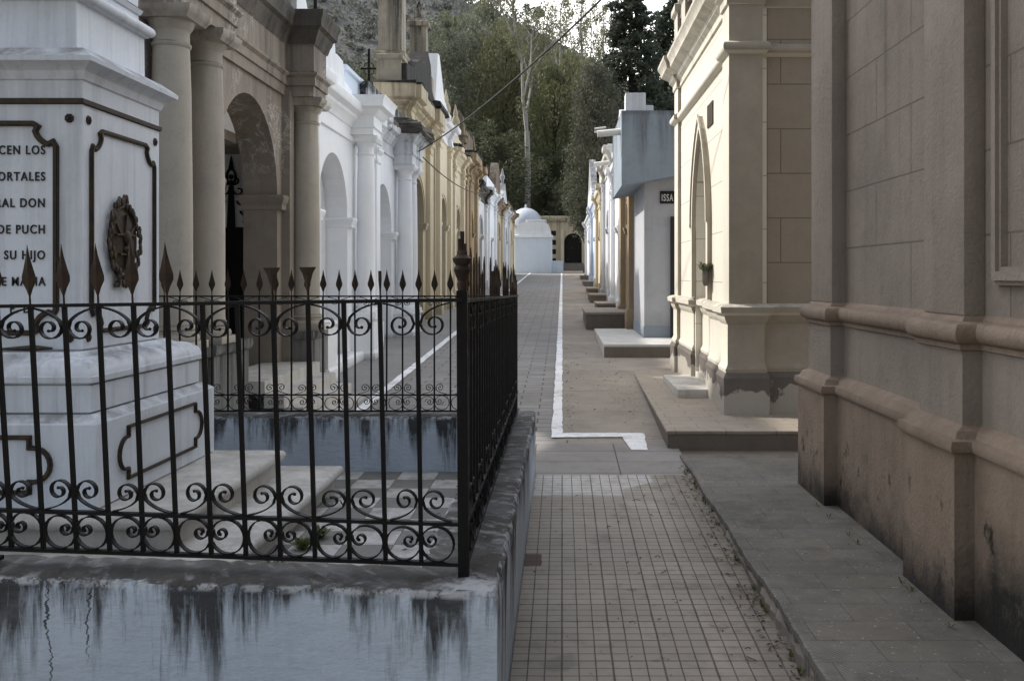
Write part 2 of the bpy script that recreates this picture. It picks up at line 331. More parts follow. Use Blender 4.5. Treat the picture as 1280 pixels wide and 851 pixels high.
def ground_mats():
    R = {}
    # small-square path tiles
    t = NT('square pane path tiles'); wob = t.n('ShaderNodeTexNoise'); t.l(t.vec((1.3,1.3,1.3)), wob.inputs['Vector'])
    v = t.n('ShaderNodeMix', data_type='VECTOR'); v.inputs[0].default_value = .004; t.l(t.pos, v.inputs[4]); t.l(wob.outputs['Color'], v.inputs[5]); v = v.outputs[1]
    c1, f1 = t.brick(v, .0645, .0645, .0030, 0, .35); c2, f2 = t.brick(v, .1935, .1935, .0046, 0, .35)
    n1 = t.noise(1.6, 6, .65); n2 = t.noise(9, 7, .7); n3 = t.noise(90, 3, .6)
    c = t.mix(t.mr(n1, .32, .68), (.37,.33,.275), (.262,.23,.19)); c = t.mix(t.ma('MULTIPLY', c2, .5), c, (.20,.175,.145)); c = t.mix(t.ma('MULTIPLY', c1, .16), c, (.30,.27,.23))
    c = t.mix(t.mr(n2, .52, .75, 0, .45), c, (.09,.075,.06)); c = t.mix(t.mr(n3, .35, .7, 0, .25), c, (.27,.25,.22))
    c = t.mix(t.ma('MULTIPLY', t.mr(t.noise(3.2,3,.5), .62,.68), .4), c, (.11,.10,.09))
    paint = t.ma('MULTIPLY', t.ma('MULTIPLY', t.mr(t.ma('ADD', t.y, t.ma('MULTIPLY', n2, .06)), 6.16, 6.19), t.mr(t.ma('ADD', t.x, t.ma('MULTIPLY', n2, .07)), -.155, -.14)), t.ma('MULTIPLY', t.mr(t.ma('ADD', t.x, t.ma('MULTIPLY', t.mr(t.y,6.3,6.5,1,0), .22)), .60, .62, 1, 0), t.mr(n2, .38, .55, .3, .8)))
    c = t.mix(paint, c, (.50,.49,.47))
    edge = t.mr(t.ma('ADD', t.x, t.ma('MULTIPLY', t.ma('SUBTRACT', n2, .5), .30)), .58, .90); c = t.mix(t.ma('MULTIPLY', edge, .6), c, (.075,.06,.042))
    g = t.ma('MAXIMUM', f1, f2); c = t.mix(t.ma('MULTIPLY', g, t.mr(n2, .3, .6, .62, .95)), c, (.06,.049,.038))
    hole = t.ma('MULTIPLY', t.ma('MULTIPLY', t.mr(t.ma('ADD', t.x, t.ma('MULTIPLY', n2, .03)), -.095, -.09, 1, 0), t.mr(t.ma('ADD', t.y, t.ma('MULTIPLY', n2, .05)), 4.80, 4.82)), t.mr(t.ma('ADD', t.y, t.ma('MULTIPLY', n2, .05)), 4.99, 5.01, 1, 0))
    c = t.mix(t.ma('MULTIPLY', hole, .9), c, (.075,.042,.028)); g = t.ma('ADD', g, t.ma('MULTIPLY', hole, 1.5))
    spots = t.mr(t.noise(5.5, 4, .6), .66, .72, 0, .55); c = t.mix(spots, c, (.075,.062,.05))
    t.bump(t.ma('SUBTRACT', t.ma('ADD', t.ma('ADD', t.ma('MULTIPLY', n3,.12), t.ma('MULTIPLY', n2,.35)), t.ma('MULTIPLY', c2, .5)), g), .7, .006); R['tile'] = t.fin(c, .75)
    # road pavers
    t = NT('grey road pavers'); v = t.vec((1,1,1), (.03,.05,0))
    bc, bf = t.brick(v, .40, .20, .009, .5, .5); n1 = t.noise(.7, 6, .65); n2 = t.noise(7, 7, .7); n3 = t.noise(70, 3, .6)
    c = t.mix(t.mr(n1,.3,.7), (.30,.285,.27), (.215,.205,.192)); c = t.mix(t.ma('MULTIPLY', bc, .75), c, (.165,.155,.148)); c = t.mix(t.mr(n2,.5,.75,0,.4), c, (.10,.09,.08)); c = t.mix(t.mr(n3,.3,.7,0,.2), c, (.25,.24,.22))
    c = t.mix(t.ma('MULTIPLY', bf, t.mr(n2,.3,.6,.5,.95)), c, (.045,.04,.034))
    t.bump(t.ma('SUBTRACT', t.ma('ADD', t.ma('MULTIPLY',n2,.4), t.ma('MULTIPLY',bc,.3)), bf), .6, .01); R['road'] = t.fin(c, .8)
    # patched concrete pavement
    def conc(name, a, b, d, bw, bh, mort, seed):
        t = NT(name); n1 = t.noise(1.1, 7, .68, t.vec((1,1,1),(seed,0,0))); n2 = t.noise(5, 8, .72); n3 = t.noise(80,3,.6)
        bc, bf = t.brick(t.vec((1,1,1),(seed,seed*.3,0)), bw, bh, mort, 0, .3)
        c = t.mix(t.mr(n1,.34,.66), a, b); c = t.mix(t.mr(n2,.5,.78,0,.55), c, d); c = t.mix(t.mr(n3,.3,.72,0,.22), c, tuple(q*1.35 for q in a)); c = t.mix(t.ma('MULTIPLY', bc, .18), c, d)
        c = t.mix(t.ma('MULTIPLY', bf, .7), c, (.035,.03,.025)); t.bump(t.ma('SUBTRACT', t.ma('ADD', t.ma('MULTIPLY',n2,.7), t.ma('MULTIPLY',n3,.2)), bf), .55, .012)
        return t.fin(c, .85)
    R['pave'] = conc('patched brown concrete', (.325,.285,.24), (.19,.162,.135), (.085,.07,.058), 30, 1.35, .006, .37)
    R['slab'] = conc('grey concrete crossing', (.27,.255,.235), (.20,.188,.172), (.08,.072,.062), .62, .36, .006, .21)
    R['left'] = conc('grey concrete footway', (.27,.265,.25), (.205,.20,.192), (.09,.085,.08), 1.2, 1.6, .006, .7)
    R['earth'] = conc('bare earth', (.16,.13,.10), (.11,.09,.07), (.07,.06,.045), 50, 50, .001, 0)
    # ribbed footway tiles beside the taupe building
    t = NT('ribbed dark footway tiles'); bc, bf = t.brick(t.vec((1,1,1),(.05,.02,0)), .40, .20, .0026, .5, .5); n1 = t.noise(1.5,6,.65); n2 = t.noise(8,7,.7)
    w = t.n('ShaderNodeTexWave', wave_type='BANDS', bands_direction='DIAGONAL'); t.l(t.comb(t.x, t.ma('MULTIPLY', t.y, .62)), w.inputs[0]); w.inputs['Scale'].default_value = 33; w.inputs['Distortion'].default_value = .3
    keep = t.ma('MULTIPLY', t.mr(bc, .35, .45), t.mr(n2, .3, .55))
    c = t.mix(t.mr(n1,.32,.68), (.15,.134,.112), (.085,.076,.064)); c = t.mix(t.mr(n2,.5,.75,0,.4), c, (.05,.047,.042)); c = t.mix(t.ma('MULTIPLY', bc,.55), c, (.205,.187,.16)); c = t.mix(t.mr(t.noise(2.3,7,.7,t.vec((1,1,1),(4,2,0))),.48,.64,0,.75), c, (.062,.056,.049))
    c = t.mix(t.ma('MULTIPLY', t.ma('MULTIPLY', w.outputs['Fac'], keep), .6), c, (.045,.05,.046))
    c = t.mix(t.mr(t.noise(60,2,.5), .68,.73,0,.7), c, (.35,.33,.30)); c = t.mix(t.ma('MULTIPLY', bf, t.mr(n2,.35,.6,.3,.8)), c, (.034,.03,.026))
    t.bump(t.ma('SUBTRACT', t.ma('ADD', t.ma('MULTIPLY', t.ma('MULTIPLY', w.outputs['Fac'], keep), .4), t.ma('MULTIPLY',n2,.4)), bf), .45, .006); R['ribbed'] = t.fin(c, .72)
    # ochre tiles of the gothic terrace
    t = NT('ochre terrace tiles'); bc, bf = t.brick(t.vec((1,1,1),(.1,.06,0)), .4, .2, .004, .5, .3); n1 = t.noise(1.5,6,.65); n2 = t.noise(8,7,.7)
    c = t.mix(t.mr(n1,.32,.68), (.34,.295,.24), (.25,.215,.175)); c = t.mix(t.mr(n2,.5,.75,0,.4), c, (.10,.085,.07)); c = t.mix(t.ma('MULTIPLY', bc,.25), c, (.29,.25,.2)); c = t.mix(t.ma('MULTIPLY', bf,.6), c, (.06,.05,.04))
    t.bump(t.ma('SUBTRACT', n2, bf), .4, .006); R['terrace'] = t.fin(c, .75)
    # chequered plot floor
    t = NT('chequered plot tiles'); ck = t.n('ShaderNodeTexChecker'); t.l(t.vec((4,4,4),(.3,.18,.125)), ck.inputs[0]); ck.inputs['Scale'].default_value = 1; n2 = t.noise(7,7,.7)
    bc, bf = t.brick(t.vec((1,1,1),(.075,.045,0)), .25, .25, .003, 0, .3)
    c = t.mix(ck.outputs['Fac'], (.46,.45,.43), (.17,.165,.155)); c = t.mix(t.mr(n2,.40,.7,0,.75), c, (.13,.112,.09)); c = t.mix(t.ma('MULTIPLY', bf,.8), c, (.04,.035,.03))
    t.bump(t.ma('SUBTRACT', n2, bf), .3, .006); R['check'] = t.fin(c, .7)
    return R
GM = ground_mats()

# ------------------------------------------------------------------ the setting
def sheet(name, pts, off, mat, n=1):
    m = M(); m.face([m.bm.verts.new((x, y, S*y+off)) for x, y in pts]); o = m.done(name, mat, None, 0); o['kind'] = 'structure'; return o
sheet('ground', [(-400,-60),(400,-60),(400,72),(-400,72)], -.012, GM['earth'])
sheet('road', [(-1.98,-3),(-.05,-3),(-.05,62),(-1.98,62)], 0, GM['road'])
sheet('left_pavement', [(-4.6,6.5),(-1.98,6.5),(-1.98,62),(-4.6,62)], .003, GM['left'])
sheet('right_pavement', [(-.05,7.78),(3.2,7.78),(3.2,60),(-.05,60)], .003, GM['pave'])
sheet('crossing', [(-.215,6.70),(.92,6.70),(.92,7.78),(-.215,7.78)], .008, GM['slab'])
sheet('tiled_path', [(-.22,-1),(.96,-1),(.96,6.70),(-.22,6.70)], .012, GM['tile'])
def paint_line(poly, name, jit=.006):
    m = M(); pts = []
    n = len(poly)
    for i in range(n):
        a = Vector(poly[i]); b = Vector(poly[(i+1)%n]); k = max(1, int((b-a).length/.12))
        for j in range(k):
            p = a+(b-a)*j/k; pts.append((p.x+random.uniform(-jit,jit), p.y+random.uniform(-jit,jit)*.7))
    m.face([m.bm.verts.new((x,y,S*y+.0125)) for x,y in pts]); o = m.done(name, m_paint, None, 0); o['kind'] = 'structure'
paint_line([(-.092,8.03),(-.092,8.95),(-.09,9.0),(-.088,30),(-.085,58),(.0,58),(.0,30),(.0,8.22),(.665,8.22),(.70,8.20),(.665,7.52),(.54,7.53),(.50,8.05)], 'road_line')
paint_line([(-2.03,6.9),(-2.03,30),(-2.02,60),(-1.93,60),(-1.93,30),(-1.93,6.9)], 'road_line')

# hills: one height field behind the cemetery
def hz(x, y):
    base = 2.0
    d = y-66
    if d < 0: return base - .3
    left = 1/(1+math.exp((x+8)/22))
    top = 30 + 76*left + 4*sin(x*.05+1) + 6*sin(x*.021)
    k = max(0, (y-95)/235.0); k = min(1, k)
    return base + d*.035 + top*(k*k*(3-2*k)) + .8*sin(x*.13)*sin(y*.09)
m = M(); nx, ny = 70, 60; V = []
for j in range(ny+1):
    y = 66 + (j/ny)**1.4*520
    V.append([m.bm.verts.new((-420+840*i/nx, y, hz(-420+840*i/nx, y) if y < 330 else hz(-420+840*i/nx, 330)+ (y-330)*.02)) for i in range(nx+1)])
for j in range(ny):
    for i in range(nx): m.face([V[j][i],V[j][i+1],V[j+1][i+1],V[j+1][i]])
t = NT('scrubby hillside'); n1 = t.noise(.02,8,.7); n2 = t.noise(.25,8,.75); n3 = t.noise(1.2,5,.7)
c = t.mix(t.mr(n1,.35,.65), (.118,.118,.112), (.14,.138,.132)); c = t.mix(t.mr(n2,.42,.62,0,.8), c, (.105,.11,.10)); c = t.mix(t.mr(n3,.45,.65,0,.2), c, (.15,.14,.145))  # greyed, low-contrast colours carry the distance haze
t.bump(t.ma('ADD', n2, n3), .5, .8)
o = m.done('hills', t.fin(c, .95), None, 0); o['kind'] = 'structure'
for p in o.data.polygons: p.use_smooth = True

# ------------------------------------------------------------------ fenced plot: wall, floor, iron fence
EA, EB, EC, ED = (-.195,2.865), (-.19,6.74), (-4.4,6.74), (-4.4,3.28)
IA, IB, IC, ID = (-.47,3.13), (-.47,6.46), (-4.1,6.46), (-4.1,3.50)
t_pl = thing('plot_wall', (-2.3,4.9,.15), 'low whitewashed wall with black rain stains around the fenced plot', 'wall')
def rough_ring(outer, inner, z0, z1, name, mat, parent):
    m = M(); rnd = random.Random(3)
    def side(a, b, c, d, flip):          # a-b outer edge, d-c inner edge
        a, b, c, d = map(Vector, (a,b,c,d)); n = max(2, int((b-a).length/.035))
        prof = [(0,0),(0,.5),(0,.86),(0.0,.955),(.012,.985),(.05,1.0),(.5,1.002),(.95,1.0),(1.0,.985),(1,.9),(1,0)]
        rows = []
        for i in range(n+1):
            t_ = i/n; o_ = a+(b-a)*t_; i_ = d+(c-d)*t_; row = []
            for k,(w,h) in enumerate(prof):
                p = o_+(i_-o_)*w; q = .006 if 2 < k < 8 else .0022
                e = 0 if i in (0,n) else 1
                row.append(m.bm.verts.new((p.x+rnd.uniform(-q,q)*e, p.y+rnd.uniform(-q,q)*e, z0+(z1-z0)*h+rnd.uniform(-q,q)*.7*e)))
            rows.append(row)
        for r0, r1 in zip(rows, rows[1:]):
            for k in range(len(prof)-1): m.face([r0[k],r1[k],r1[k+1],r0[k+1]])
    o4 = outer; i4 = inner
    for k in range(4): side(o4[k], o4[(k+1)%4], i4[(k+1)%4], i4[k], False)
    return m.done(name, mat, parent, 50, weld=True)
rough_ring([EA,EB,EC,ED], [IA,IB,IC,ID], -.05, .655, 'wall', m_wallfront, t_pl)
m = M(); m.ploft([IA,IB,IC,ID], [(.01,.1),(.01,.285)]); m.done('floor', GM['check'], t_pl, 0)

t_f = thing('iron_fence', (-.31,3.02,.66), 'black wrought iron fence with rusty spearheads and scrolls around the plot', 'fence')
P0 = Vector((-.31,3.02,0)); P1 = Vector((-2.25,3.205,0)); DF = (P1-P0).normalized()
LEAN = .085
def fp(d, z):                     # point on the front run, d metres from the corner post
    p = P0+DF*d; k = (z-.66)/.87; return Vector((p.x, p.y-LEAN*k, z+.012-.016*d*(1 if z > 1.2 else -.35)))
NF = Vector((DF.y, -DF.x, 0)).normalized()
def sp(d, z): return Vector((-.31, 3.02+d, z-.016*d*(1 if z > 1.2 else 0)))
NS = Vector((1,0,0))
BK = Vector((-.33,6.55,0))
def bp(d, z): return Vector((-.33-d, 6.55, z))
NB = Vector((0,-1,0))
def bar(f, d, z0, z1, r, mat=m_iron, name='bar'):
    m = M(); a, b = f(d+random.uniform(-.0025,.0025),z0), f(d+random.uniform(-.0025,.0025),z1); m.loops([[p+Vector(((-r,-r,0),(r,-r,0),(r,r,0),(-r,r,0))[k]) for k in range(4)] for p in (a,b)]); return m.done(name, mat, t_f, 0)
def spear(f, nrm, d, z, h, w, kind, parent):
    m = M()
    if kind == 'spear': prof = [(0,.16),(.10,.16),(.16,.14),(.28,.5),(.40,1),(.48,1.0),(.60,.72),(.80,.30),(.97,.06),(1.0,.01)]
    elif kind == 'trumpet': prof = [(0,.16),(.25,.16),(.4,.3),(.62,.62),(.72,.95),(.75,1.0)]
    else: prof = [(0,.16),(.2,.16),(.45,.32),(.62,.30)]
    a0 = f(d,z); u = (f(d+.01,z)-a0).normalized(); up = (f(d,z+.1)-f(d,z)).normalized()
    L = []
    for q, wd in prof:
        c = a0+up*(h*q); hw = max(.0035, w/2*wd) if kind == 'spear' and q < .9 else max(.0006, w/2*wd); th = .0045 if q < .85 else .002
        L.append([c-u*hw, c-nrm*th, c+u*hw, c+nrm*th])
    m.loops(L); o = m.done('spear_tip', m_rust, t_f if parent is None else parent, 0)
    if kind != 'spear': o['label'] = 'broken rusty spearhead stub'
    return o
def spiral(c, r0, r1, a0, a1, n=22, sy=1.0): return [(c[0]+(r0+(r1-r0)*(i/n)**.8)*cos(a0+(a1-a0)*i/n), c[1]+sy*(r0+(r1-r0)*(i/n)**.8)*sin(a0+(a1-a0)*i/n)) for i in range(n+1)]
def bez(p0,p1,p2,n=7): return [((1-t)**2*p0[0]+2*t*(1-t)*p1[0]+t*t*p2[0], (1-t)**2*p0[1]+2*t*(1-t)*p1[1]+t*t*p2[1]) for t in [i/n for i in range(n)]]
def curl(g, h):                   # half a motif on a rail: springs from the rail, passes the bar and rolls outward
    r = min(g*.37, h*.40); c = (r+.010, h-r)
    return bez((g*.92,.0),(g*.30,.012),(.009,c[1]-.012)) + spiral(c, r, r*.22, pi, pi-2*pi*1.3) 
def ring(g, h):                   # half a ring between the two low rails with a curl inside
    c = (g*.49, h*.5); R = g*.49; pts = []
    for i in range(19):
        a = radians(-158)+radians(315)*i/18; pts.append((c[0]+R*cos(a), c[1]+h*.49*sin(a)))
    c2 = (g*.31, h*.60); r2 = c2[0]-.008
    return pts + spiral(c2, r2, r2*.25, radians(165), radians(165)+radians(430), 18)
def motif(f, nrm, d, z, pts, flip, w, t, name='scroll'):
    m = M()
    for sgn in (-1,1):
        jx, jz = random.uniform(.94,1.03), random.uniform(.94,1.02); pts = [(u*jx, v*jz) for u, v in pts]
        m.strip([f(d+sgn*u, z+(-v if flip else v)) for u, v in pts], nrm, w, t)
        e = pts[-1]; p = f(d+sgn*e[0], z+(-e[1] if flip else e[1])); m.sphere(p, t*1.3, 6, 4)
    return m.done(name, m_iron, t_f, 40)
def rail(f, d0, d1, z, hh, ww, nrm):
    m = M(); a, b = f(d0,z), f(d1,z); L = []
    for p in (a,b): L.append([p+nrm*ww/2+Vector((0,0,hh/2)), p-nrm*ww/2+Vector((0,0,hh/2)), p-nrm*ww/2-Vector((0,0,hh/2)), p+nrm*ww/2-Vector((0,0,hh/2))])
    m.loops(L); return m.done('rail', m_iron, t_f, 0)
# corner post with urn finial
m = M(); r = .0165
a, b = P0+Vector((0,0,.62)), P0+Vector((0,-.05,1.555))
m.loops([[p+Vector(((-r,-r,0),(r,-r,0),(r,r,0),(-r,r,0))[k]) for k in range(4)] for p in (a,b)])
po = m.done('post', m_iron, t_f, 0)
m = M(); m.lathe(P0.x, P0.y-.052, [(.012,1.55),(.016,1.575),(.013,1.585),(.020,1.60),(.026,1.62),(.020,1.633),(.028,1.645),(.030,1.655),(.017,1.665),(.016,1.675),(.013,1.68)], 14)
m.box(P0.x-.012, P0.x-.001, P0.y-.06, P0.y-.046, 1.675, 1.715); m.box(P0.x+.002, P0.x+.013, P0.y-.058, P0.y-.044, 1.675, 1.70); m.box(P0.x-.006,P0.x+.006,P0.y-.05,P0.y-.04,1.67,1.738)
m.done('finial', m_rust, po)
# front run
DB = [.138+.1145*i for i in range(15)]
for z, hh, ww in ((1.515,.011,.022),(.812,.011,.022),(.683,.012,.024)): rail(fp, -.005, 1.86, z, hh, ww, NF)
kinds = {2:'stub',4:'trumpet',5:'trumpet',8:'spear',9:'spear',10:'spear',11:'spear',12:'spear',13:'spear',14:'spear'}
for i, d in enumerate(DB[:15]):
    k = i+1; o = bar(fp, d, .68, 1.512, .0064)
    if k in kinds: spear(fp, NF, d, 1.515, {'spear':.195,'trumpet':.145,'stub':.15}[kinds[k]], {'spear':.048,'trumpet':.054,'stub':.034}[kinds[k]], kinds[k], o)
    if k % 2 == 1:
        motif(fp, NF, d, 1.507, curl(.1145,.108), True, .018, .0042)
        motif(fp, NF, d, .820, curl(.1145,.105), False, .018, .0042)
        motif(fp, NF, d, .690, ring(.1145,.117), False, .018, .0042)
# side run
for z, hh, ww in ((1.522,.012,.024),(.815,.011,.022),(.69,.012,.024)): rail(sp, 0, 3.52, z, hh, ww, NS)
for i in range(31):
    d = .112*(i+1); o = bar(sp, d, .685, 1.52, .0068)
    if i not in (7,8,15,16,22): spear(sp, NS, d, 1.522, random.uniform(.13,.20), .040, 'spear' if i % 5 else 'stub', o)
    if i % 3 == 1 and i < 30: motif(sp, NS, d, .822, curl(.112,.1), False, .018, .0042); motif(sp, NS, d, .697, ring(.112,.112), False, .018, .0042); motif(sp, NS, d, 1.512, curl(.112,.1), True, .018, .0042)
# back run
for z, hh, ww in ((1.462,.010,.018),(.79,.009,.018),(.68,.010,.02)): rail(bp, 0, 3.6, z, hh, ww, NB)
for i in range(26):
    d = .1085*(i+1); o = bar(bp, d, .677, 1.462, .0052)
    spear(bp, NB, d, 1.462, .185, .044, 'spear', o)
    if i % 2 == 0:
        motif(bp, NB, d, .795, curl(.095,.075), False, .013, .0036); motif(bp, NB, d, .687, ring(.107,.098), False, .013, .0036)
        motif(bp, NB, d, 1.456, curl(.085,.06), True, .013, .0036)
m = M(); r = .014; m.box(-.33-r,-.33+r,6.55-r,6.55+r,.62,1.52); m.done('post', m_iron, t_f, 0)
# iron strap hooked over the wall at the left edge of the picture
m = M(); p = fp(1.565,.66); m.box(p.x-.014,p.x+.014,p.y-.20,p.y+.02,.662,.676); m.box(p.x-.014,p.x+.014,p.y-.212,p.y-.198,.57,.676); m.done('wall_strap', m_iron, t_f, 0)

# ------------------------------------------------------------------ marble monument
MX0, MX1, MY0, MY1 = -3.29, -2.04, 4.20, 5.62        # plinth
SX0, SX1, SY0, SY1 = -3.09, -2.24, 4.48, 5.33        # shaft
t_m = thing('marble_monument', (-2.66,4.91,.285), 'tall white marble monument with bronze frames and black lettering inside the fence', 'monument')
def nosed(x0,x1,y0,y1,z0,z1,name):
    m = M(); h = z1-z0
    m.rloft(x0,x1,y0,y1,[(-.045,z0),(-.045,z1-.062),(-.012,z1-.057),(0,z1-.042),(.004,z1-.03),(0,z1-.012),(-.012,z1)]); return m.done(name, m_marble2, t_m, 50)
nosed(-3.97,-1.36,3.78,5.96,.28,.425,'step'); nosed(-3.69,-1.64,4.08,5.68,.425,.572,'step')
m = M(); m.rloft(MX0,MX1,MY0,MY1,[(-.012,.57),(-.012,.578),(0,.579),(0,.948),(-.003,.955),(-.05,.985)]); m.done('plinth', m_marble, t_m, 15)
m = M(); m.rloft(MX0+.06,MX1-.06,MY0+.075,MY1-.075,[(-.02,.985),(-.02,.992),(0,.993),(0,1.112),(-.012,1.114),(-.012,1.122),(.014,1.125),(.016,1.150)] + [(.012-.105*(1-cos(a)), 1.155+.075*sin(a)) for a in [radians(15*i) for i in range(0,7)]] + [(-.105,1.235),(-.12,1.25)]); m.done('base_moulding', m_marble, t_m, 24)
m = M(); m.rloft(SX0,SX1,SY0,SY1,[(-.012,1.24),(-.012,1.256),(0,1.258),(0,2.40)]); m.done('shaft', m_marble, t_m, 0)
m = M(); m.rloft(SX0,SX1,SY0,SY1,[(.001,2.40),(.012,2.405),(.012,2.425),(.001,2.43)]); m.done('stripe', m_bronze, t_m)
m = M(); m.rloft(SX0,SX1,SY0,SY1,[(0,2.43),(0,2.512),(.010,2.517),(.014,2.53),(.022,2.555),(.042,2.575),(.060,2.583),(.076,2.59),(.078,2.612),(.01,2.662),(-.05,2.668)]); m.done('cornice', m_marble, t_m, 25)
m = M(); m.rloft(SX0,SX1,SY0,SY1,[(-.045,2.665),(-.055,2.69),(-.057,2.90),(-.04,2.905)] + [(-.038+.026*sin(a), 2.94-.03*cos(a)) for a in [radians(22.5*i) for i in range(9)]] + [(-.075,2.972),(-.08,3.02),(-.07,3.025),(-.06,3.05),(-.10,3.07)]); m.done('upper_block', m_marble, t_m, 35)
m = M(); m.rloft(SX0+.08,SX1-.08,SY0+.08,SY1-.08,[(0,3.068),(0,3.6),(.05,3.64),(.05,3.70),(-.1,3.78)]); m.done('pedestal_top', m_marble, t_m, 30)
fR = lambda u,z,d: Vector((SX1+d, u, z)); fA = lambda u,z,d: Vector((u, SY0-d, z))
fR2 = lambda u,z,d: Vector((MX1+d, u, z)); fA2 = lambda u,z,d: Vector((u, MY0-d, z))
def notched(u0,u1,z0,z1,r,n=5):
    pts = []
    for cx, cz, a0 in ((u0,z1,-90),(u1,z1,180),(u1,z0,90),(u0,z0,0)):
        # concave quarter notch with a small square step either side
        q = [(cx+r*cos(radians(a0+ (90*i/n))), cz+r*sin(radians(a0+(90*i/n)))) for i in range(n+1)]
        pts.append(q)
    tl, tr, br, bl = pts
    return list(reversed(list(reversed(tl)))) , tl, tr, br, bl
def frame_path(u0,u1,z0,z1,r):
    P = []
    def arc(cx,cz,a,b,n=6): return [(cx+r*cos(radians(a+(b-a)*i/n)), cz+r*sin(radians(a+(b-a)*i/n))) for i in range(n+1)]
    s = r*.28
    P += [(u0,z1-r-s)] + [(u0+s*.6,z1-r)] + arc(u0+s*.6,z1-s*.6,-90,0)[1:-1] + [(u0+r,z1-s*.6),(u0+r+s,z1)]
    P += [(u1-r-s,z1),(u1-r,z1-s*.6)] + arc(u1-s*.6,z1-s*.6,180,270)[1:-1] + [(u1-s*.6,z1-r),(u1,z1-r-s)]
    P += [(u1,z0+r+s),(u1-s*.6,z0+r)] + arc(u1-s*.6,z0+s*.6,90,180)[1:-1] + [(u1-r,z0+s*.6),(u1-r-s,z0)]
    P += [(u0+r+s,z0),(u0+r,z0+s*.6)] + arc(u0+s*.6,z0+s*.6,0,90)[1:-1] + [(u0+s*.6,z0+r),(u0,z0+r+s)]
    return P
def eared(u0,u1,z0,z1):
    h = (z1-z0)/2; c = (z0+z1)/2; r = h*.62; P = [(u0,z1),(u1,z1),(u1,c+r)]
    P += [(u1+h*.15+r*cos(radians(90-180*i/10)), c+r*sin(radians(90-180*i/10))) for i in range(11)] + [(u1,c-r),(u1,z0),(u0,z0),(u0,c-r)]
    P += [(u0-h*.15-r*cos(radians(-90+180*i/10)), c+r*sin(radians(-90+180*i/10))) for i in range(11)] + [(u0,c+r)]
    return P
def frame(path, f, nrm, w, name, mat=m_bronze):
    m = M(); m.strip([f(u,z,.004) for u,z in path], nrm, .016, w, True); m.strip([f(u,z,.010) for u,z in path], nrm, .014, w*.45, True); return m.done(name, mat, t_m, 30)
frame(frame_path(SY0+.075,SY1-.075,1.335,2.30,.085), fR, (1,0,0), .022, 'panel_frame')
frame(frame_path(SX0+.12,SX1-.12,1.335,2.31,.085), fA, (0,-1,0), .025, 'panel_frame')
frame(eared(MY0+.30,MY1-.30,.655,.895), fR2, (1,0,0), .014, 'plinth_frame'); frame(eared(MX0+.29,MX1-.29,.655,.895), fA2, (0,-1,0), .02, 'plinth_frame')
for f, us in ((fR,(SY0+.055,SY1-.055)),(fA,(SX0+.06,SX1-.06))):
    for u in us:
        for z in (1.31,2.335):
            m = M(); c = f(u,z,0); n_ = f(0,0,1)-f(0,0,0)
            a1 = Vector((0,0,1)); a2 = n_.cross(a1)
            m.loops([[c+n_*q+(a1*cos(2*pi*i/16)+a2*sin(2*pi*i/16))*rr*(1+.12*(i%2)) for i in range(16)] for q, rr in ((0,.02),(.006,.02),(.010,.013),(.007,.009),(.014,.006),(.016,.002))]); m.done('rosette', m_bronze, t_m, 0)
def text(s, f, u, z, size, depth, mat, name, parent, right=True, mirror=False, sx=1.0):
    cu = bpy.data.curves.new(name, 'FONT'); cu.body = s; cu.size = size; cu.extrude = depth; cu.align_x = 'RIGHT' if right else 'LEFT'; cu.space_character = 1.22; cu.offset = .0012*size/.09
    o = bpy.data.objects.new('tmp_text', cu); COL.objects.link(o); bpy.context.view_layer.update()
    me = bpy.data.meshes.new_from_object(o.evaluated_get(bpy.context.evaluated_depsgraph_get())); COL.objects.unlink(o); bpy.data.objects.remove(o)
    for v in me.vertices: p = f(u+v.co.x*sx, z+v.co.y, v.co.z+depth*.6); v.co = p
    me.materials.clear(); me.materials.append(mat); me.name = name
    ob = bpy.data.objects.new(name, me); COL.objects.link(ob); attach(ob, parent); return ob
fT = lambda u,z,d: Vector((u, SY0-d, z))
for s, py in (('YACEN LOS',193),('MORTALES',226),('GENERAL DON',259),('DE PUCH',292),('SU HIJO',324),('DE MARIA',357),('P. D.   ',391)):
    z = H+(VY-py)/F*SY0; text(s, fT, -2.412, z, .058, .003, m_letter, 'inscription', t_m, True, sx=.80)
# bronze wreath and arms
m = M(); cu_, cz_ = 4.87, 1.775; rnd = random.Random(5)
m.loops([[fR(cu_+rr*.135*cos(2*pi*i/28), cz_+rr*.178*sin(2*pi*i/28), q) for i in range(28)] for q, rr in ((.0,1.05),(.016,1.05),(.022,.98),(.014,.9),(.018,.8),(.024,.4),(.026,.05))])
for k in range(70):
    a = 2*pi*k/70+rnd.uniform(-.04,.04); q = rnd.choice((.98,1.12,1.2)); c = fR(cu_+.144*q*cos(a), cz_+.182*q*sin(a), .018+rnd.uniform(0,.012)); m.sphere(c, .0185, 6, 4, (.5,.8,1.15))
for k in range(9):
    for sg in (-1,1): c = fR(cu_+sg*(.05+.018*k*.5)*(1 if k<5 else .6), cz_-.205-.007*k+.004*k*k*.2, .014); m.sphere(c, .016, 6, 4, (.5,1,.8))
m.sphere(fR(cu_,cz_+.02,.03), .034, 8, 6, (.6,1,1.1)); m.box(SX1+.02,SX1+.035,cu_-.11,cu_+.11,cz_+.028,cz_+.036); m.box(SX1+.02,SX1+.035,cu_-.075,cu_+.075,cz_-.07,cz_-.06); m.box(SX1+.02,SX1+.04,cu_-.006,cu_+.006,cz_-.14,cz_+.0)
m.prism([(cu_-.02,cz_+.05),(cu_+.02,cz_+.05),(cu_,cz_+.135)], fR, .02, .034)
for sg in (-1,1): m.prism([(cu_+sg*.03,cz_+.04),(cu_+sg*.05,cz_+.02),(cu_+sg*.105,cz_+.085)], fR, .02, .03)
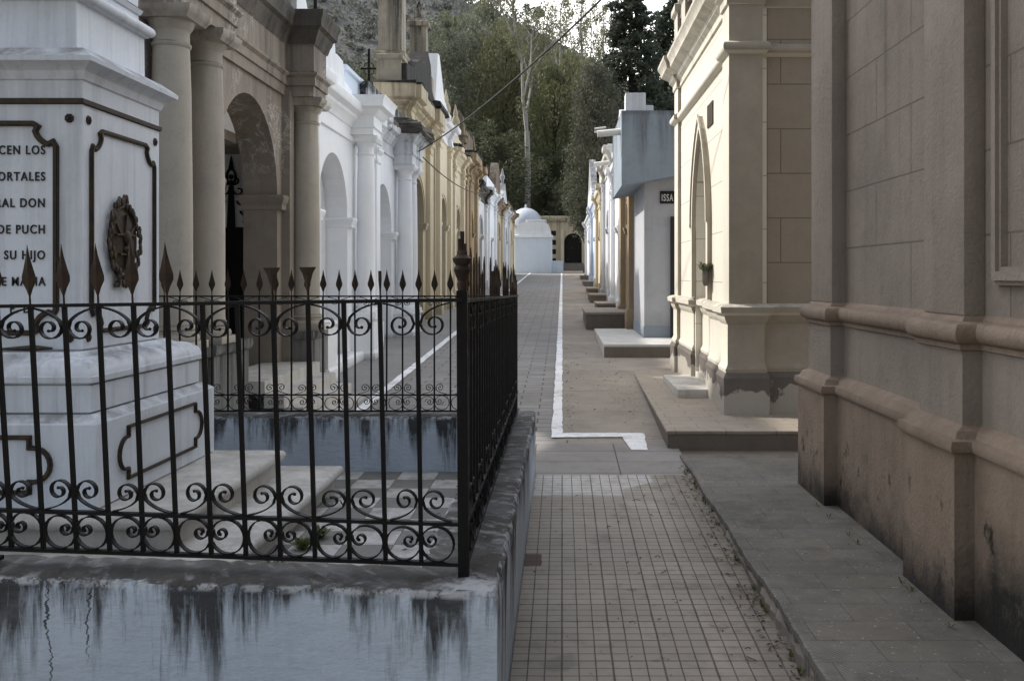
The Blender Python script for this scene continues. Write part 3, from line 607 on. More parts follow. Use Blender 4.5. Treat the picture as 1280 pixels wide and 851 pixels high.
m.sphere(fR(cu_,cz_-.04,.03), .026, 8, 6, (.6,1.1,.7)); m.done('bronze_medallion', m_bronze, t_m, 40)
m = M(); m.tube([fA(-2.60,1.262,.03), fA(-2.45,1.267,.035), fA(-2.36,1.266,.04)], [.006,.016,.005], 6); m.done('bronze_sprig', m_bronze, t_m)

# ------------------------------------------------------------------ mausoleum builder for both rows
def column(cx, cy, z0, z1, r, mat, parent, seg=22):
    m = M(); h = z1-z0
    m.box(cx-r*1.35,cx+r*1.35,cy-r*1.35,cy+r*1.35,z0,z0+.06,.006)
    m.lathe(cx,cy,[(r*1.28,z0+.06),(r*1.33,z0+.085),(r*1.28,z0+.11),(r*1.1,z0+.12),(r*1.08,z0+.135),(r*1.18,z0+.15),(r*1.18,z0+.17),(r*1.02,z0+.185),(r,z0+.22),(r,z0+h*.4),(r*.93,z0+h*.75),(r*.86,z1-.28),(r*.93,z1-.27),(r*.95,z1-.25),(r*.86,z1-.24),(r*.86,z1-.16),(r*.9,z1-.15),(r*1.0,z1-.13),(r*1.12,z1-.09)],seg)
    m.rloft(cx-r*1.12,cx+r*1.12,cy-r*1.12,cy+r*1.12,[(0,z1-.09),(.015,z1-.085),(.03,z1-.06),(.05,z1-.04),(.055,z1)])
    return m.done('column', mat, parent, 40)
def archivolt(uc,w,zs,kind,f,name,mat,parent,wd=.10,pr=.035,legs=None):
    m = M(); c = arch_curve(uc, w+wd, zs, kind, 24)
    if legs is not None: c = [(c[0][0],legs)]+c+[(c[-1][0],legs)]
    n = f(0,0,-1)-f(0,0,0); m.strip([f(u,z,-pr/2+.004) for u,z in c], n, pr, wd); m.strip([f(u,z,-pr-.004) for u,z in arch_curve(uc, w+wd*1.6, zs, kind, 24)], n, .02, wd*.35)
    return m.done(name, mat, parent, 35)
def pts_arc(uc, zc, r, a0, a1, n=14): return [(uc+r*cos(radians(a0+(a1-a0)*i/n)), zc+r*sin(radians(a0+(a1-a0)*i/n))) for i in range(n+1)]

def mausoleum(name, label, side, xf, y0, y1, top, mat, ops, pils, depth=2.6, zimp=None, cor=.16, corh=.34, mcor=None, parapet=None, plinth=.45, door=m_doorway, mpil=None, belt=True, fin=None, group=None, base=None, sink=.25, cat='mausoleum', dark=False):
    """side -1: on the left, facing +X; side 1: on the right, facing -X. ops: (yc, width, spring z, kind)"""
    zg = G(y0) if base is None else base
    t = thing(name, (xf+side*depth/2,(y0+y1)/2,zg), label, cat, group)
    f = lambda u,z,d: Vector((xf+side*d, u, z))
    mcor = mcor or mat; mpil = mpil or mat; zb = zg-sink
    m = M(); m.arch(y0, y1, zb, top-corh, [(a,b,c,k,zb) for a,b,c,k in ops], f, .34)
    xa, xb = sorted((xf+side*.345, xf+side*depth)); m.box(xa,xb,y0+.004,y1-.004,zb,top-corh-.02); m.done('wall', mat, t, 0)
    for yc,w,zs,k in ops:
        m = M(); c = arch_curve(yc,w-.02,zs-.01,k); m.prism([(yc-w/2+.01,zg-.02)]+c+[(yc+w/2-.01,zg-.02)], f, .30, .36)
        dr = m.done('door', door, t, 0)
        if w > .7 and door is m_doorway:
            m = M()
            for q in range(1,6): u = yc-w/2+w*q/6; m.prism([(u-.012,zg+.1),(u+.012,zg+.1),(u+.012,zs),(u-.012,zs)], f, .27, .30)
            for z in (zg+.25, zg+1.0, zs-.05): m.prism([(yc-w/2+.03,z-.015),(yc+w/2-.03,z-.015),(yc+w/2-.03,z+.015),(yc-w/2+.03,z+.015)], f, .275, .305)
            m.done('gate_bars', m_iron, dr, 0)
        if k in ('round','pointed') and mat is not m_white: archivolt(yc,w,zs,k,f,'archivolt',mpil,t)
        for u in (yc-w/2-.11, yc+w/2+.11):
            m = M(); a,b = sorted((xf-side*.05, xf+side*.30)); m.rloft(a,b,u-.11,u+.11,[(0,zs-.14),(.01,zs-.13),(.012,zs-.09),(.03,zs-.06),(.04,zs-.02),(.03,zs)]); m.done('impost', mpil, t, 30)
    # plan outline with pilaster breaks, for plinth, belt and cornice
    px = .10
    out = [(xf+side*.3,y0),(xf,y0)]
    for yc,w in sorted(pils): out += [(xf,yc-w/2),(xf-side*px,yc-w/2),(xf-side*px,yc+w/2),(xf,yc+w/2)]
    out += [(xf,y1),(xf+side*.3,y1)]
    o2 = []
    for p in out:
        if not o2 or (abs(p[0]-o2[-1][0])+abs(p[1]-o2[-1][1])) > 1e-5: o2.append(p)
    for yc,w in pils:
        a,b = sorted((xf-side*px, xf+side*.02)); m = M(); m.box(a,b,yc-w/2,yc+w/2,zb,top-corh,.006)
        m.rloft(a,b,yc-w/2,yc+w/2,[(.0,zb),(.05,zb),(.05,zg+plinth*.9),(.02,zg+plinth),(.0,zg+plinth+.03)]); zc = top-corh-.5
        m.rloft(a,b,yc-w/2,yc+w/2,[(.002,zc),(.02,zc+.02),(.02,zc+.05),(.008,zc+.06),(.008,zc+.14),(.03,zc+.17),(.05,zc+.2),(.05,zc+.24),(.002,zc+.26)]); m.done('pilaster', mpil, t, 30)
    m = M(); z = top-corh
    m.ploft(o2, [(.004,z-.2),(.03,z-.19),(.03,z-.12),(.012,z-.11),(.012,z),(.03,z+.01),(.05,z+.06),(cor*.55,z+.12),(cor*.6,z+.16),(cor*.95,z+.2),(cor,z+.22),(cor*1.02,z+corh-.03),(.9*cor,top),(-.05,top+.01)]); m.done('cornice', mcor, t, 30)
    if dark:
        m = M(); rn = random.Random(int(y0*10)); q = []
        for a_, b_ in zip(o2, o2[1:]+o2[:1]):
            k_ = max(1, int((abs(a_[0]-b_[0])+abs(a_[1]-b_[1]))/.16))
            for i_ in range(k_): w_ = i_/k_; q.append((a_[0]+(b_[0]-a_[0])*w_, a_[1]+(b_[1]-a_[1])*w_))
        m.ploft(q, [(cor*.90,top-.055),(cor*1.06,top-.045),(cor*1.08,top+.004),(cor*.6,top+.03),(-.04,top+.05)])
        for v_ in m.bm.verts: v_.co += Vector((rn.uniform(-.02,.02), rn.uniform(-.02,.02), rn.uniform(-.02,.025)))
        m.done('weathered_capping', m_darkcornice, t, 0)
    if parapet:
        m = M(); yc = (y0+y1)/2; w = (y1-y0)
        if parapet == 'triangle': P = [(y0+.1,top),(y1-.1,top),(yc,top+w*.28)]
        elif parapet == 'block': P = [(y0+.1,top),(y1-.1,top),(y1-.1,top+.45),(y0+.1,top+.45)]
        elif parapet == 'stepped': P = [(y0+.05,top),(y1-.05,top),(y1-.05,top+.35),(yc+w*.28,top+.35),(yc+w*.28,top+.8),(yc-w*.28,top+.8),(yc-w*.28,top+.35),(y0+.05,top+.35)]
        elif parapet == 'arc': P = [(y0+.1,top),(y1-.1,top),(y1-.1,top+.2)] + pts_arc(yc,top+.2,w*.36,0,180) + [(y0+.1,top+.2)]
        else: P = parapet
        m.prism(P, f, .02, .32); m.done('parapet', mcor, t, 30)
    if fin:
        for yc, zf, hf, kind in fin:
            m = M(); xc = xf+side*.17
            if kind == 'urn': m.lathe(xc,yc,[(.10,zf),(.10,zf+hf*.1),(.05,zf+hf*.2),(.12,zf+hf*.45),(.13,zf+hf*.55),(.06,zf+hf*.7),(.07,zf+hf*.75),(.01,zf+hf)],12)
            elif kind == 'obelisk': m.rloft(xc-.22,xc+.22,yc-.22,yc+.22,[(0,zf),(0,zf+hf*.18),(.04,zf+hf*.2),(-.03,zf+hf*.24),(-.10,zf+hf*.8),(-.2,zf+hf)])
            elif kind == 'cross': m.box(xc-.025,xc+.025,yc-.025,yc+.025,zf,zf+hf); m.box(xc-.025,xc+.025,yc-hf*.25,yc+hf*.25,zf+hf*.66,zf+hf*.66+.05)
            m.done('finial', mcor, t, 30)
    return t

# --- beige portico mausoleum (first of the left row)
t_b = thing('portico_mausoleum', (-3.6,9.0,G(9)), 'beige stucco mausoleum with paired columns and blackened cornice beside the fenced plot', 'mausoleum')
fb = lambda u,z,d: Vector((-3.03-d, u, z))
m = M(); m.arch(6.85, 11.0, .0, 3.62, [(9.30,1.80,2.46,'round',.0)], fb, .36); m.box(-4.7,-3.39,6.86,7.05,0,3.6); m.box(-4.7,-3.392,10.90,10.998,0,3.6); m.box(-4.75,-4.45,6.9,10.99,0,3.6); m.box(-4.6,-3.0,7,10.89,-.1,.55); m.box(-4.445,-3.40,7.06,10.88,2.98,3.08); m.done('wall', m_beige, t_b, 0)
m = M(); m.box(-4.44,-3.397,10.885,10.898,.55,3.55); m.box(-4.449,-4.441,7.06,10.88,.55,3.55); m.done('inner_lining', m_white, t_b, 0)
for u in (8.30,10.30):
    m = M(); m.rloft(-3.40,-2.99,u-.10,u+.10,[(0,2.30),(.012,2.31),(.012,2.36),(.03,2.39),(.04,2.44),(.03,2.46)]); m.done('impost', m_beige, t_b, 30)
column(-2.88,7.07,1.06,3.55,.15,m_beigecol,t_b); column(-2.88,7.75,1.06,3.55,.15,m_beigecol,t_b); column(-2.86,10.70,1.0,3.55,.165,m_beigecol,t_b)
m = M(); m.box(-3.06,-2.94,10.36,10.52,0,3.6,.006); m.done('pilaster', m_beige, t_b, 0)
for a,b,zt in ((6.80,7.36,1.06),(7.50,8.32,1.06),(10.40,11.0,1.0)):
    m = M(); m.rloft(-3.06,-2.72,a,b,[(.03,0),(.03,.42),(0,.46),(0,zt-.09),(.02,zt-.08),(.03,zt-.05),(.03,zt)]); m.done('pedestal', m_pedestal, t_b, 30)
pl = [(-3.35,6.85),(-3.0,6.85),(-2.72,6.85),(-2.72,8.0),(-3.0,8.0),(-3.0,10.42),(-2.70,10.42),(-2.70,10.95),(-3.35,10.95)]
m = M(); m.ploft(pl, [(.0,3.55),(.0,3.66),(.02,3.665),(.02,3.75),(.05,3.78),(.05,3.80),(.004,3.82),(.004,4.10),(.02,4.11)]); m.done('architrave', m_beige, t_b, 30)
m = M(); m.ploft(pl, [(.02,4.11),(.03,4.14),(.04,4.18),(.06,4.22),(.07,4.26),(.11,4.29),(.115,4.36),(.14,4.42),(.135,4.46),(-.03,4.50)]); m.rloft(-3.5,-3.08,6.9,10.9,[(0,4.49),(0,4.80),(.04,4.83),(.04,4.9),(0,4.95)]); m.done('cornice', m_darkcornice, t_b, 30)
for k in range(4):
    m = M(); m.box(-3.2,-2.45+.0-.17*k*1.0+.35,8.42,10.34,.15,.335+.115*k,.008); m.done('step', m_marble2, t_b, 30)
t_g = thing('iron_gate', (-3.8,10.87,.56), 'ornate black iron gate with pierced crest inside the beige portico', 'gate')
m = M(); fg = lambda u,z,d: Vector((u+.065, 10.882-d, z))
m.prism([(-4.05,.56),(-3.58,.56),(-3.58,2.15),(-4.05,2.15)], fg, 0, .03); m.done('gate_leaf', m_iron, t_g, 0)
m = M()
for sg in (-1,1):
    for q in range(5): c = (-3.815+sg*(.20-.038*q), 2.22+.115*q); m.strip([fg(u,z,.015) for u,z in spiral(c,.06,.02,pi*.5*(1+sg),pi*.5*(1+sg)+sg*5.2,16)], (0,-1,0), .03, .014)
m.strip([fg(-3.815+.05*cos(a),2.72+.09*sin(a),.015) for a in [2*pi*i/16 for i in range(16)]], (0,-1,0), .03, .02, True); m.sphere(fg(-3.815,2.72,.015),.03,8,6); m.prism([(-3.86,2.15),(-3.77,2.15),(-3.79,2.62),(-3.84,2.62)], fg, 0, .03); m.prism([(-3.845,2.80),(-3.785,2.80),(-3.815,2.96)], fg, 0, .03); m.done('gate_crest', m_iron, t_g, 0)

# --- white double mausoleum
def scroll_parapet():
    return [(11.02,4.03),(13.9,4.03),(13.9,4.28),(13.45,4.33),(13.35,4.58),(12.98,4.60)] + pts_arc(12.45,4.52,.46,8,172) + [(11.9,4.62),(11.7,4.67),(11.5,4.78),(11.34,4.96),(11.22,5.12),(11.02,5.14)]
t_w = mausoleum('white_mausoleum', 'whitewashed mausoleum with scrolled parapet and two deep arches next to the beige portico', -1, -3.03, 11.02, 15.0, 4.05, m_white, [(12.72,1.62,2.42,'round')], [(14.6,.3),(11.25,.3)], cor=.2, parapet=scroll_parapet(), door=m_whitedirty)
column(-2.86,13.98,1.02,3.62,.135,m_white,t_w)
m = M(); m.rloft(-3.05,-2.70,13.72,14.26,[(.03,.2),(.03,.5),(0,.53),(0,.95),(.03,.98),(.03,1.02)]); m.rloft(-3.05,-2.70,11.06,11.5,[(.03,.2),(.03,.5),(0,.53),(0,1.0),(.03,1.03),(.03,1.07)]); m.rloft(-3.05,-2.86,11.5,13.72,[(.03,.2),(.03,.5),(0,.53)]); m.done('pedestal', m_white, t_w, 30)
m = M(); m.ploft([(-3.02,13.7),(-2.70,13.7),(-2.70,14.3),(-3.02,14.3)], [(0,3.62),(0,3.70),(.03,3.72),(.01,3.75),(.01,3.88),(.06,3.91),(.1,3.97),(.17,4.0),(.18,4.09),(.21,4.15),(.02,4.18)]); m.done('entablature', m_white, t_w, 30)
t_w2 = mausoleum('small_white_mausoleum', 'narrow white mausoleum with black stained cornice beside the ochre tomb', -1, -3.03, 15.02, 18.35, 4.22, m_white, [(16.25,1.55,2.38,'round')], [(15.3,.3)], cor=.18, mcor=m_whitedirty, door=m_whitedirty, parapet='block', dark=True)
column(-2.86,17.45,.95,3.6,.14,m_white,t_w2); column(-2.86,18.05,.95,3.6,.14,m_white,t_w2)
m = M(); m.rloft(-3.05,-2.70,17.2,18.32,[(.03,.3),(.03,.6),(0,.63),(0,.88),(.03,.91),(.03,.95)]); m.done('pedestal', m_white, t_w2, 30)
m = M(); m.ploft([(-3.02,17.15),(-2.68,17.15),(-2.68,18.33),(-3.02,18.33)], [(0,3.6),(0,3.75),(.03,3.78),(.01,3.82),(.01,3.98),(.06,4.03),(.1,4.1),(.16,4.13),(.18,4.22),(.19,4.27),(.1,4.32),(.0,4.36)]); m.done('entablature', m_whitedirty, t_w2, 30)
m = M(); m.rloft(-3.02,-2.68,17.15,18.33,[(.16,4.14),(.20,4.16),(.215,4.24),(.20,4.30),(.08,4.36),(.0,4.42)])
bmesh.ops.subdivide_edges(m.bm, edges=m.bm.edges[:], cuts=3, use_grid_fill=True)
for v in m.bm.verts: v.co += Vector((random.uniform(-.02,.02),random.uniform(-.02,.02),random.uniform(-.025,.025)))
m.done('weathered_capping', m_darkcornice, t_w2, 0)
# iron crosses on the white tombs
def iron_cross(loc, h, label):
    t = thing('iron_cross', loc, label, 'cross', 'iron crosses on the tomb roofs'); x,y,z = loc
    m = M(); m.box(x-.09,x+.09,y-.09,y+.09,z-.3,z+.03,.01); m.done('foot', m_whitedirty, t)
    m = M(); m.box(x-.022,x+.022,y-.022,y+.022,z+.03,z+h); m.box(x-h*.13,x+h*.13,y-.016,y+.016,z+h*.66,z+h*.66+.035)
    for a,b in ((0,h),(-h*.13,h*.66+.02),(h*.13,h*.66+.02)): m.sphere((x+a,y,z+b),.032,7,5)
    for sx in (-1,1):
        for sz in (-1,1): m.tube([(x+sx*.03,y,z+h*.66+.02+sz*.13),(x+sx*.09,y,z+h*.66+.02+sz*.09),(x+sx*.11,y,z+h*.66+.02+sz*.03)],.009,5)
    m.done('shaft', m_iron, t, 0); return t
iron_cross((-3.2,12.45,4.85), 1.1, 'black iron cross rising from the scrolled white parapet')
iron_cross((-4.15,20.6,5.2), 1.25, 'black iron cross standing behind the white roof left of the tower')
t_bl = thing('roof_box', (-3.7,15.3,4.3), 'pale blue plastered block on the white tomb roof', 'roof block'); m = M(); m.rloft(-3.6,-3.2,14.1,15.0,[(0,4.3),(0,4.62),(.04,4.64),(.04,4.70),(-.15,4.74)]); m.rloft(-3.5,-3.2,15.1,16.2,[(0,4.2),(0,4.62),(.05,4.65),(.05,4.70),(-.12,4.74)]); m.done('block', m_bluewhite, t_bl, 30)

# --- ochre tomb with tower
t_y = mausoleum('ochre_mausoleum', 'ochre yellow mausoleum with dark jagged cornice and streaked corner blocks', -1, -3.03, 18.4, 22.6, 5.3, m_yellow, [(20.0,1.75,2.75,'round')], [(21.5,.4),(18.75,.4)], cor=.24, corh=.5, mcor=m_yellow, parapet=None, dark=True)
m = M(); f = lambda u,z,d: Vector((-3.0-d,u,z)); m.prism([(18.5,5.3),(22.55,5.3),(22.5,5.75),(22.1,5.85),(21.9,6.4),(21.4,6.6),(20.9,6.2),(20.2,6.15),(19.4,5.8),(18.5,5.7)], f, 0, .4); m.rloft(-3.0,-2.74,21.2,22.6,[(0,5.3),(.08,5.33),(.05,5.45),(-.08,5.5)]); m.done('broken_parapet', m_darkcornice, t_y, 0)
m = M(); m.rloft(-3.55,-3.1,18.45,18.95,[(0,5.3),(0,5.75),(.04,5.78),(.04,5.85),(0,5.87)]); m.done('corner_block', m_tower, t_y, 30)
m = M(); m.rloft(-3.5,-3.12,22.0,22.4,[(.1,5.3),(.1,6.2),(.02,6.3),(0,6.4),(0,7.3),(.06,7.33),(.06,7.42),(-.06,7.55),(-.1,7.7),(-.18,7.95)]); m.done('finial', m_tower, t_y, 30)
t_t = thing('tomb_tower', (-3.5,19.8,.6), 'tall square grey streaked pinnacle rising over the ochre tomb', 'tower')
m = M(); m.rloft(-3.78,-3.24,19.5,20.1,[(0,4.5),(0,6.0),(.05,6.05),(.05,6.14),(.0,6.18)]); m.done('base', m_yellow, t_t, 30)
m = M(); m.rloft(-3.78,-3.24,19.5,20.1,[(-.03,6.18),(-.04,8.6),(.02,8.65),(.02,8.75),(-.3,9.6)]); m.done('shaft', m_tower, t_t, 30)
# --- rest of the left row
mausoleum('white_gabled_mausoleum', 'white mausoleum with steep white gable beyond the ochre tomb', -1, -3.0, 22.65, 25.6, 5.5, m_cream, [(24.0,1.3,2.9,'round')], [(22.95,.35),(25.2,.35)], cor=.2, mcor=m_white, parapet=[(22.7,5.5),(25.5,5.5),(25.5,5.9),(24.6,6.1),(23.6,7.0),(23.3,7.0),(22.9,6.0)])
mausoleum('cream_mausoleum', 'pale cream mausoleum with two small urns between the white gable and the brown tomb', -1, -2.98, 25.65, 28.6, 5.1, m_cream, [(27.2,1.2,2.9,'round')], [(25.95,.35),(28.3,.35)], cor=.2, mcor=m_cream, parapet='block', fin=[(26.0,5.55,1.1,'urn'),(28.3,5.55,1.1,'urn')], dark=True)
mausoleum('brown_mausoleum', 'brown ornate mausoleum with dark overhanging cornice at the middle of the left row', -1, -2.95, 28.65, 32.8, 5.3, m_brown, [(30.7,1.3,3.0,'round')], [(29.0,.45),(30.0,.3),(32.4,.45)], cor=.3, corh=.45, mcor=m_brown, parapet='stepped', fin=[(29.0,5.6,1.0,'obelisk'),(32.4,5.6,.9,'obelisk')], dark=True)
mausoleum('streaked_mausoleum', 'grey streaked white mausoleum with broken stepped top after the brown tomb', -1, -3.0, 32.9, 37.5, 4.9, m_whitefar, [(35.2,1.3,3.1,'round')], [(33.3,.4),(37.1,.4)], cor=.22, mcor=m_darkcornice, parapet='stepped', fin=[(33.5,5.2,1.0,'obelisk')])
mausoleum('plain_white_mausoleum', 'plain white flat topped mausoleum far along the left row', -1, -2.95, 37.6, 42.0, 5.1, m_white, [(39.8,1.2,3.2,'flat')], [(38.0,.4),(41.6,.4)], cor=.2, parapet='block')
mausoleum('yellow_arched_mausoleum', 'pale yellow mausoleum with rounded parapet far along the left row', -1, -2.95, 42.1, 46.6, 5.0, m_yellow, [(44.3,1.2,3.4,'round')], [(42.5,.4),(46.2,.4)], cor=.25, parapet='arc', mcor=m_brown, dark=True)
mausoleum('white_urn_mausoleum', 'white mausoleum topped with an urn near the far end of the left row', -1, -2.9, 46.7, 51.5, 5.0, m_whitefar, [(49.0,1.2,3.4,'round')], [(47.1,.4),(51.1,.4)], cor=.22, parapet='triangle', fin=[(49.1,6.2,.9,'urn')])
mausoleum('tan_end_mausoleum', 'tan mausoleum closing the far end of the left row', -1, -2.9, 51.6, 56.5, 5.2, m_cream, [(54.0,1.2,3.5,'round')], [(52.0,.4),(56.1,.4)], cor=.25, parapet='block', mcor=m_brown, dark=True)

# --- end of the street
t_e = thing('barrel_tomb', (-2.0,60.5,1.8), 'pale blue white tomb with rounded roof at the end of the street', 'tomb')
m = M(); m.box(-2.95,-.66,59.4,62.5,1.4,3.95,.03); m.done('wall', m_bluewhite, t_e, 30)
m = M(); m.rloft(-2.95,-.66,59.4,62.5,[(.0,3.95),(.07,3.98),(.07,4.12),(.0,4.15)]); P = [(-2.9,4.15)] + [(-1.805-1.08*math.copysign(abs(cos(radians(a)))**.45,cos(radians(a))), 4.16+.80*sin(radians(a))**.75) for a in range(6,175,8)] + [(-.71,4.15)]; m.prism(P, lambda u,z,d: Vector((u,59.45+d,z)), 0, 2.9); m.rloft(-2.2,-1.1,59.7,62.0,[(0,4.8),(0,5.0),(.08,5.02),(.08,5.1)]); m.done('roof', m_white, t_e, 30)
m = M(); m.box(-.655,.05,59.8,61.2,1.5,2.55,.02); m.done('side_wall', m_bluewhite, t_e, 0)
t_d = thing('domed_chapel', (-2.55,68,2), 'chapel with a blue grey dome behind the pale blue tomb', 'chapel')
m = M(); m.lathe(-2.55,67,[(1.1,1.8),(1.1,5.0),(1.2,5.05),(1.2,5.2)],24); m.done('drum', m_whitefar, t_d, 30)
m = M(); m.lathe(-2.55,67,[(1.15*cos(radians(a)),5.2+1.15*sin(radians(a))) for a in range(0,90,9)]+[(.08,6.35),(.08,6.5),(.02,6.6)],24); m.done('dome', m_dome, t_d, 40)
t_n = thing('niche_building', (.4,69,2.1), 'yellow cemetery building with dark arched doorway and steps at the street end', 'building')
m = M(); fn = lambda u,z,d: Vector((u,68+d,z)); m.arch(-3.5,4.5,1.6,5.6,[(.75,1.25,4.0,'round',1.6)], fn, .4); m.box(-3.5,4.5,68.41,72,1.6,5.5); m.done('wall', m_yellow, t_n, 0)
m = M(); m.prism([(.13,1.7)]+arch_curve(.75,1.24,3.99,'round')+[(1.37,1.7)], fn, .3, .42); m.done('door', m_doorway, t_n, 0)
m = M(); m.rloft(-3.5,4.5,68,68.4,[(.0,5.5),(.1,5.55),(.2,5.7),(.2,5.8),(0,5.85)]); m.done('cornice', m_cream, t_n, 30)
for k in range(4):
    m = M(); m.prism([(-.9,2.5+.65*k),(-.45,2.5+.65*k),(-.45,2.85+.65*k),(-.9,2.85+.65*k)], fn, -.01, .1); m.done('niche', m_doorway, t_n, 0)
for k in range(3):
    m = M(); m.box(.0,1.5,66.6+.45*k,68.2,1.7,2.15+.18*k,.01); m.done('step', m_concrete, t_n)
m = M(); m.box(-.12,.10,67.7,67.98,1.8,4.9,.01); m.done('pilaster', m_cream, t_n, 0)

# ------------------------------------------------------------------ right side: taupe building, its footway
RB = thing('taupe_mausoleum', (3.2,3.2,.2), 'large taupe stucco mausoleum with heavy pilasters filling the right side', 'mausoleum')
out = [(1.70,.4),(1.70,3.86),(1.62,3.86),(1.62,4.28),(1.70,4.28),(1.70,5.75),(1.62,5.75),(1.62,6.22),(5.2,6.22),(5.2,.4)]
m = M(); m.ploft(out, [(.0,1.44),(.0,4.6)]); m.done('wall', m_brownR, RB, 0)
# pilaster faces laid over the wall, free of block joints
for a,b in ((3.86,4.28),(5.75,6.22)):
    m = M(); m.box(1.612,1.70,a-.004,b+.004,1.44,4.6,.008); m.done('pilaster', m_brownRp, RB, 30)
m = M(); m.ploft(out, [(.075,.1),(.075,.90),(.085,.903)]); m.done('base', m_brownRb, RB, 20)
m = M(); m.ploft(out, [(.075,.90),(.092,.906),(.097,.925),(.092,.95),(.07,.956),(.066,.962),(.055,.985),(.025,1.0),(.02,1.005)]); m.done('lower_moulding', m_brownRb, RB, 28)
m = M(); m.ploft(out, [(.02,1.005),(.02,1.30)]); m.done('dado', m_brownRp, RB, 0)
m = M(); m.ploft(out, [(.02,1.30),(.035,1.305),(.035,1.325)] + [(.04+.028*sin(radians(a)), 1.372-.042*cos(radians(a))) for a in range(0,181,20)] + [(.018,1.418),(.014,1.43),(-.002,1.444)]); m.done('upper_moulding', m_brownRb, RB, 40)
m = M(); m.ploft(out, [(.0,4.6),(.04,4.62),(.06,4.7),(.2,4.85),(.22,5.0),(.0,5.05)]); m.done('cornice', m_brownRp, RB, 30)
m = M()
for w, pr in ((.07,.03),(.035,.045)): m.strip([(1.70-pr/2+.004, y, z) for y, z in ((3.70,4.3),(3.70,1.60),(1.2,1.60),(1.2,4.3))], (-1,0,0), pr, w, True)
m.done('panel_frame', m_brownRp, RB, 30)

m = M(); rnd = random.Random(9)
fe = [(.905+.012*math.sin(y*5)*.5+rnd.uniform(-.004,.004), y) for y in [1.5+.06*i for i in range(int((7.35-1.5)/.06)+1)]]
pl = fe+[(3.5,7.35),(3.5,1.5)]
m.ploft(pl, [(.0,.03),(-.0,.20),(.008,.212),(.006,.236),(-.004,.243)]); o = m.done('footway', GM['ribbed'], None, 20); o['kind'] = 'structure'
m = M()
rows = []
for i, y in enumerate([1.5+.05*k for k in range(114)]):
    g = rnd.uniform(-.012,.012); rows.append([m.bm.verts.new((.90+rnd.uniform(-.02,.006), y, S*y-.02)), m.bm.verts.new((.897+g*.7, y, S*y+.3*(.2-S*y)+g)), m.bm.verts.new((.898+g, y, S*y+.7*(.2-S*y))), m.bm.verts.new((.912, y, .205))])
for a,b in zip(rows, rows[1:]):
    for k in range(3): m.face([a[k],b[k],b[k+1],a[k+1]])
o = m.done('kerb', m_concrete, None, 0); o['kind'] = 'structure'

# ------------------------------------------------------------------ cream gothic mausoleum
CR = thing('gothic_mausoleum', (3.2,10.5,.36), 'cream gothic mausoleum with pointed doorway on a raised terrace', 'mausoleum')
fs = lambda u,z,d: Vector((1.515+d,u,z))
m = M(); m.arch(8.62,12.6,.3,4.0,[(10.38,1.06,2.15,'pointed',.52)], fs, .32); m.done('street_wall', m_creamRst, CR, 0)
m = M(); m.box(1.84,5.0,8.62,12.6,.3,4.0); m.done('wall', m_creamRshade, CR, 0)
m = M(); m.box(1.80,1.87,9.86,10.90,.5,3.0); m.done('door', m_conclight, CR, 0)
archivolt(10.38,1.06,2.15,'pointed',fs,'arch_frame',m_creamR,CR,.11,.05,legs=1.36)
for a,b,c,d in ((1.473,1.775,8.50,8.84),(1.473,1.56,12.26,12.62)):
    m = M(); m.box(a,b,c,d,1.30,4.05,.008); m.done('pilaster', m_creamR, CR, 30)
cout = [(1.473,8.50),(1.775,8.50),(1.775,8.62),(5.0,8.62),(5.0,12.62),(1.473,12.62),(1.473,12.26),(1.515,12.26),(1.515,11.0),(1.60,11.0),(1.60,9.76),(1.515,9.76),(1.515,8.84),(1.473,8.84)]
m = M(); m.ploft(cout, [(.05,.3),(.05,.62),(.055,.70),(.035,.74),(.02,.76),(.03,.775)], False); m.done('plinth', m_plinthR, CR, 30)
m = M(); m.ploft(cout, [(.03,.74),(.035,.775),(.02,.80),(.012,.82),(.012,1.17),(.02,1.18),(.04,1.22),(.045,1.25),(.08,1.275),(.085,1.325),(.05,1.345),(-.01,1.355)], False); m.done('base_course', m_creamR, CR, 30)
full = [(1.473,8.50),(1.775,8.50),(1.775,8.62),(5.0,8.62),(5.0,12.62),(1.473,12.62),(1.473,12.26),(1.515,12.26),(1.515,8.84),(1.473,8.84)]
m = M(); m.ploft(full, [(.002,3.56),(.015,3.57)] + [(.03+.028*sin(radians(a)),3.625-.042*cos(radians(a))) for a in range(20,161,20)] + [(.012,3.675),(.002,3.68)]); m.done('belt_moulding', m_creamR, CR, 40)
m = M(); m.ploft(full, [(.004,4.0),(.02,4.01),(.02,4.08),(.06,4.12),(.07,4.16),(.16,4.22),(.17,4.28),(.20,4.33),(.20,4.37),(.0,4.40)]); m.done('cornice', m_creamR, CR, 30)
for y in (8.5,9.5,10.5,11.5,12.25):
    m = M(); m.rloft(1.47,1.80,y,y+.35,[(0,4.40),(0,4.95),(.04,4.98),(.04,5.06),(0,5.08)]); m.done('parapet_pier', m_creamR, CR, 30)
m = M(); m.rloft(1.50,1.74,8.6,12.5,[(0,4.40),(0,4.5),(-.03,4.52)]); m.rloft(1.50,1.74,8.6,12.5,[(-.03,4.85),(0,4.87),(0,4.98),(-.05,5.0)])
for i in range(22): y = 8.95+.16*i; m.lathe(1.62,y,[(.03,4.5),(.055,4.6),(.025,4.72),(.05,4.8),(.03,4.86)],8)
m.done('balustrade', m_concrete, CR, 30)
m = M(); m.prism([(9.62,3.13),(9.98,3.13),(9.98,3.36),(9.62,3.36)], fs, -.012, .01); m.done('plaque', m_bronze, CR, 0)
for k,(a,b,z) in enumerate(((1.16,1.56,.46),(1.585,1.80,.51))):
    m = M(); m.box(a,b,9.65+.23*k,11.1-.22*k,.36,z,.008); m.done('step', m_marble2 if k==0 else m_conclight, CR, 30)
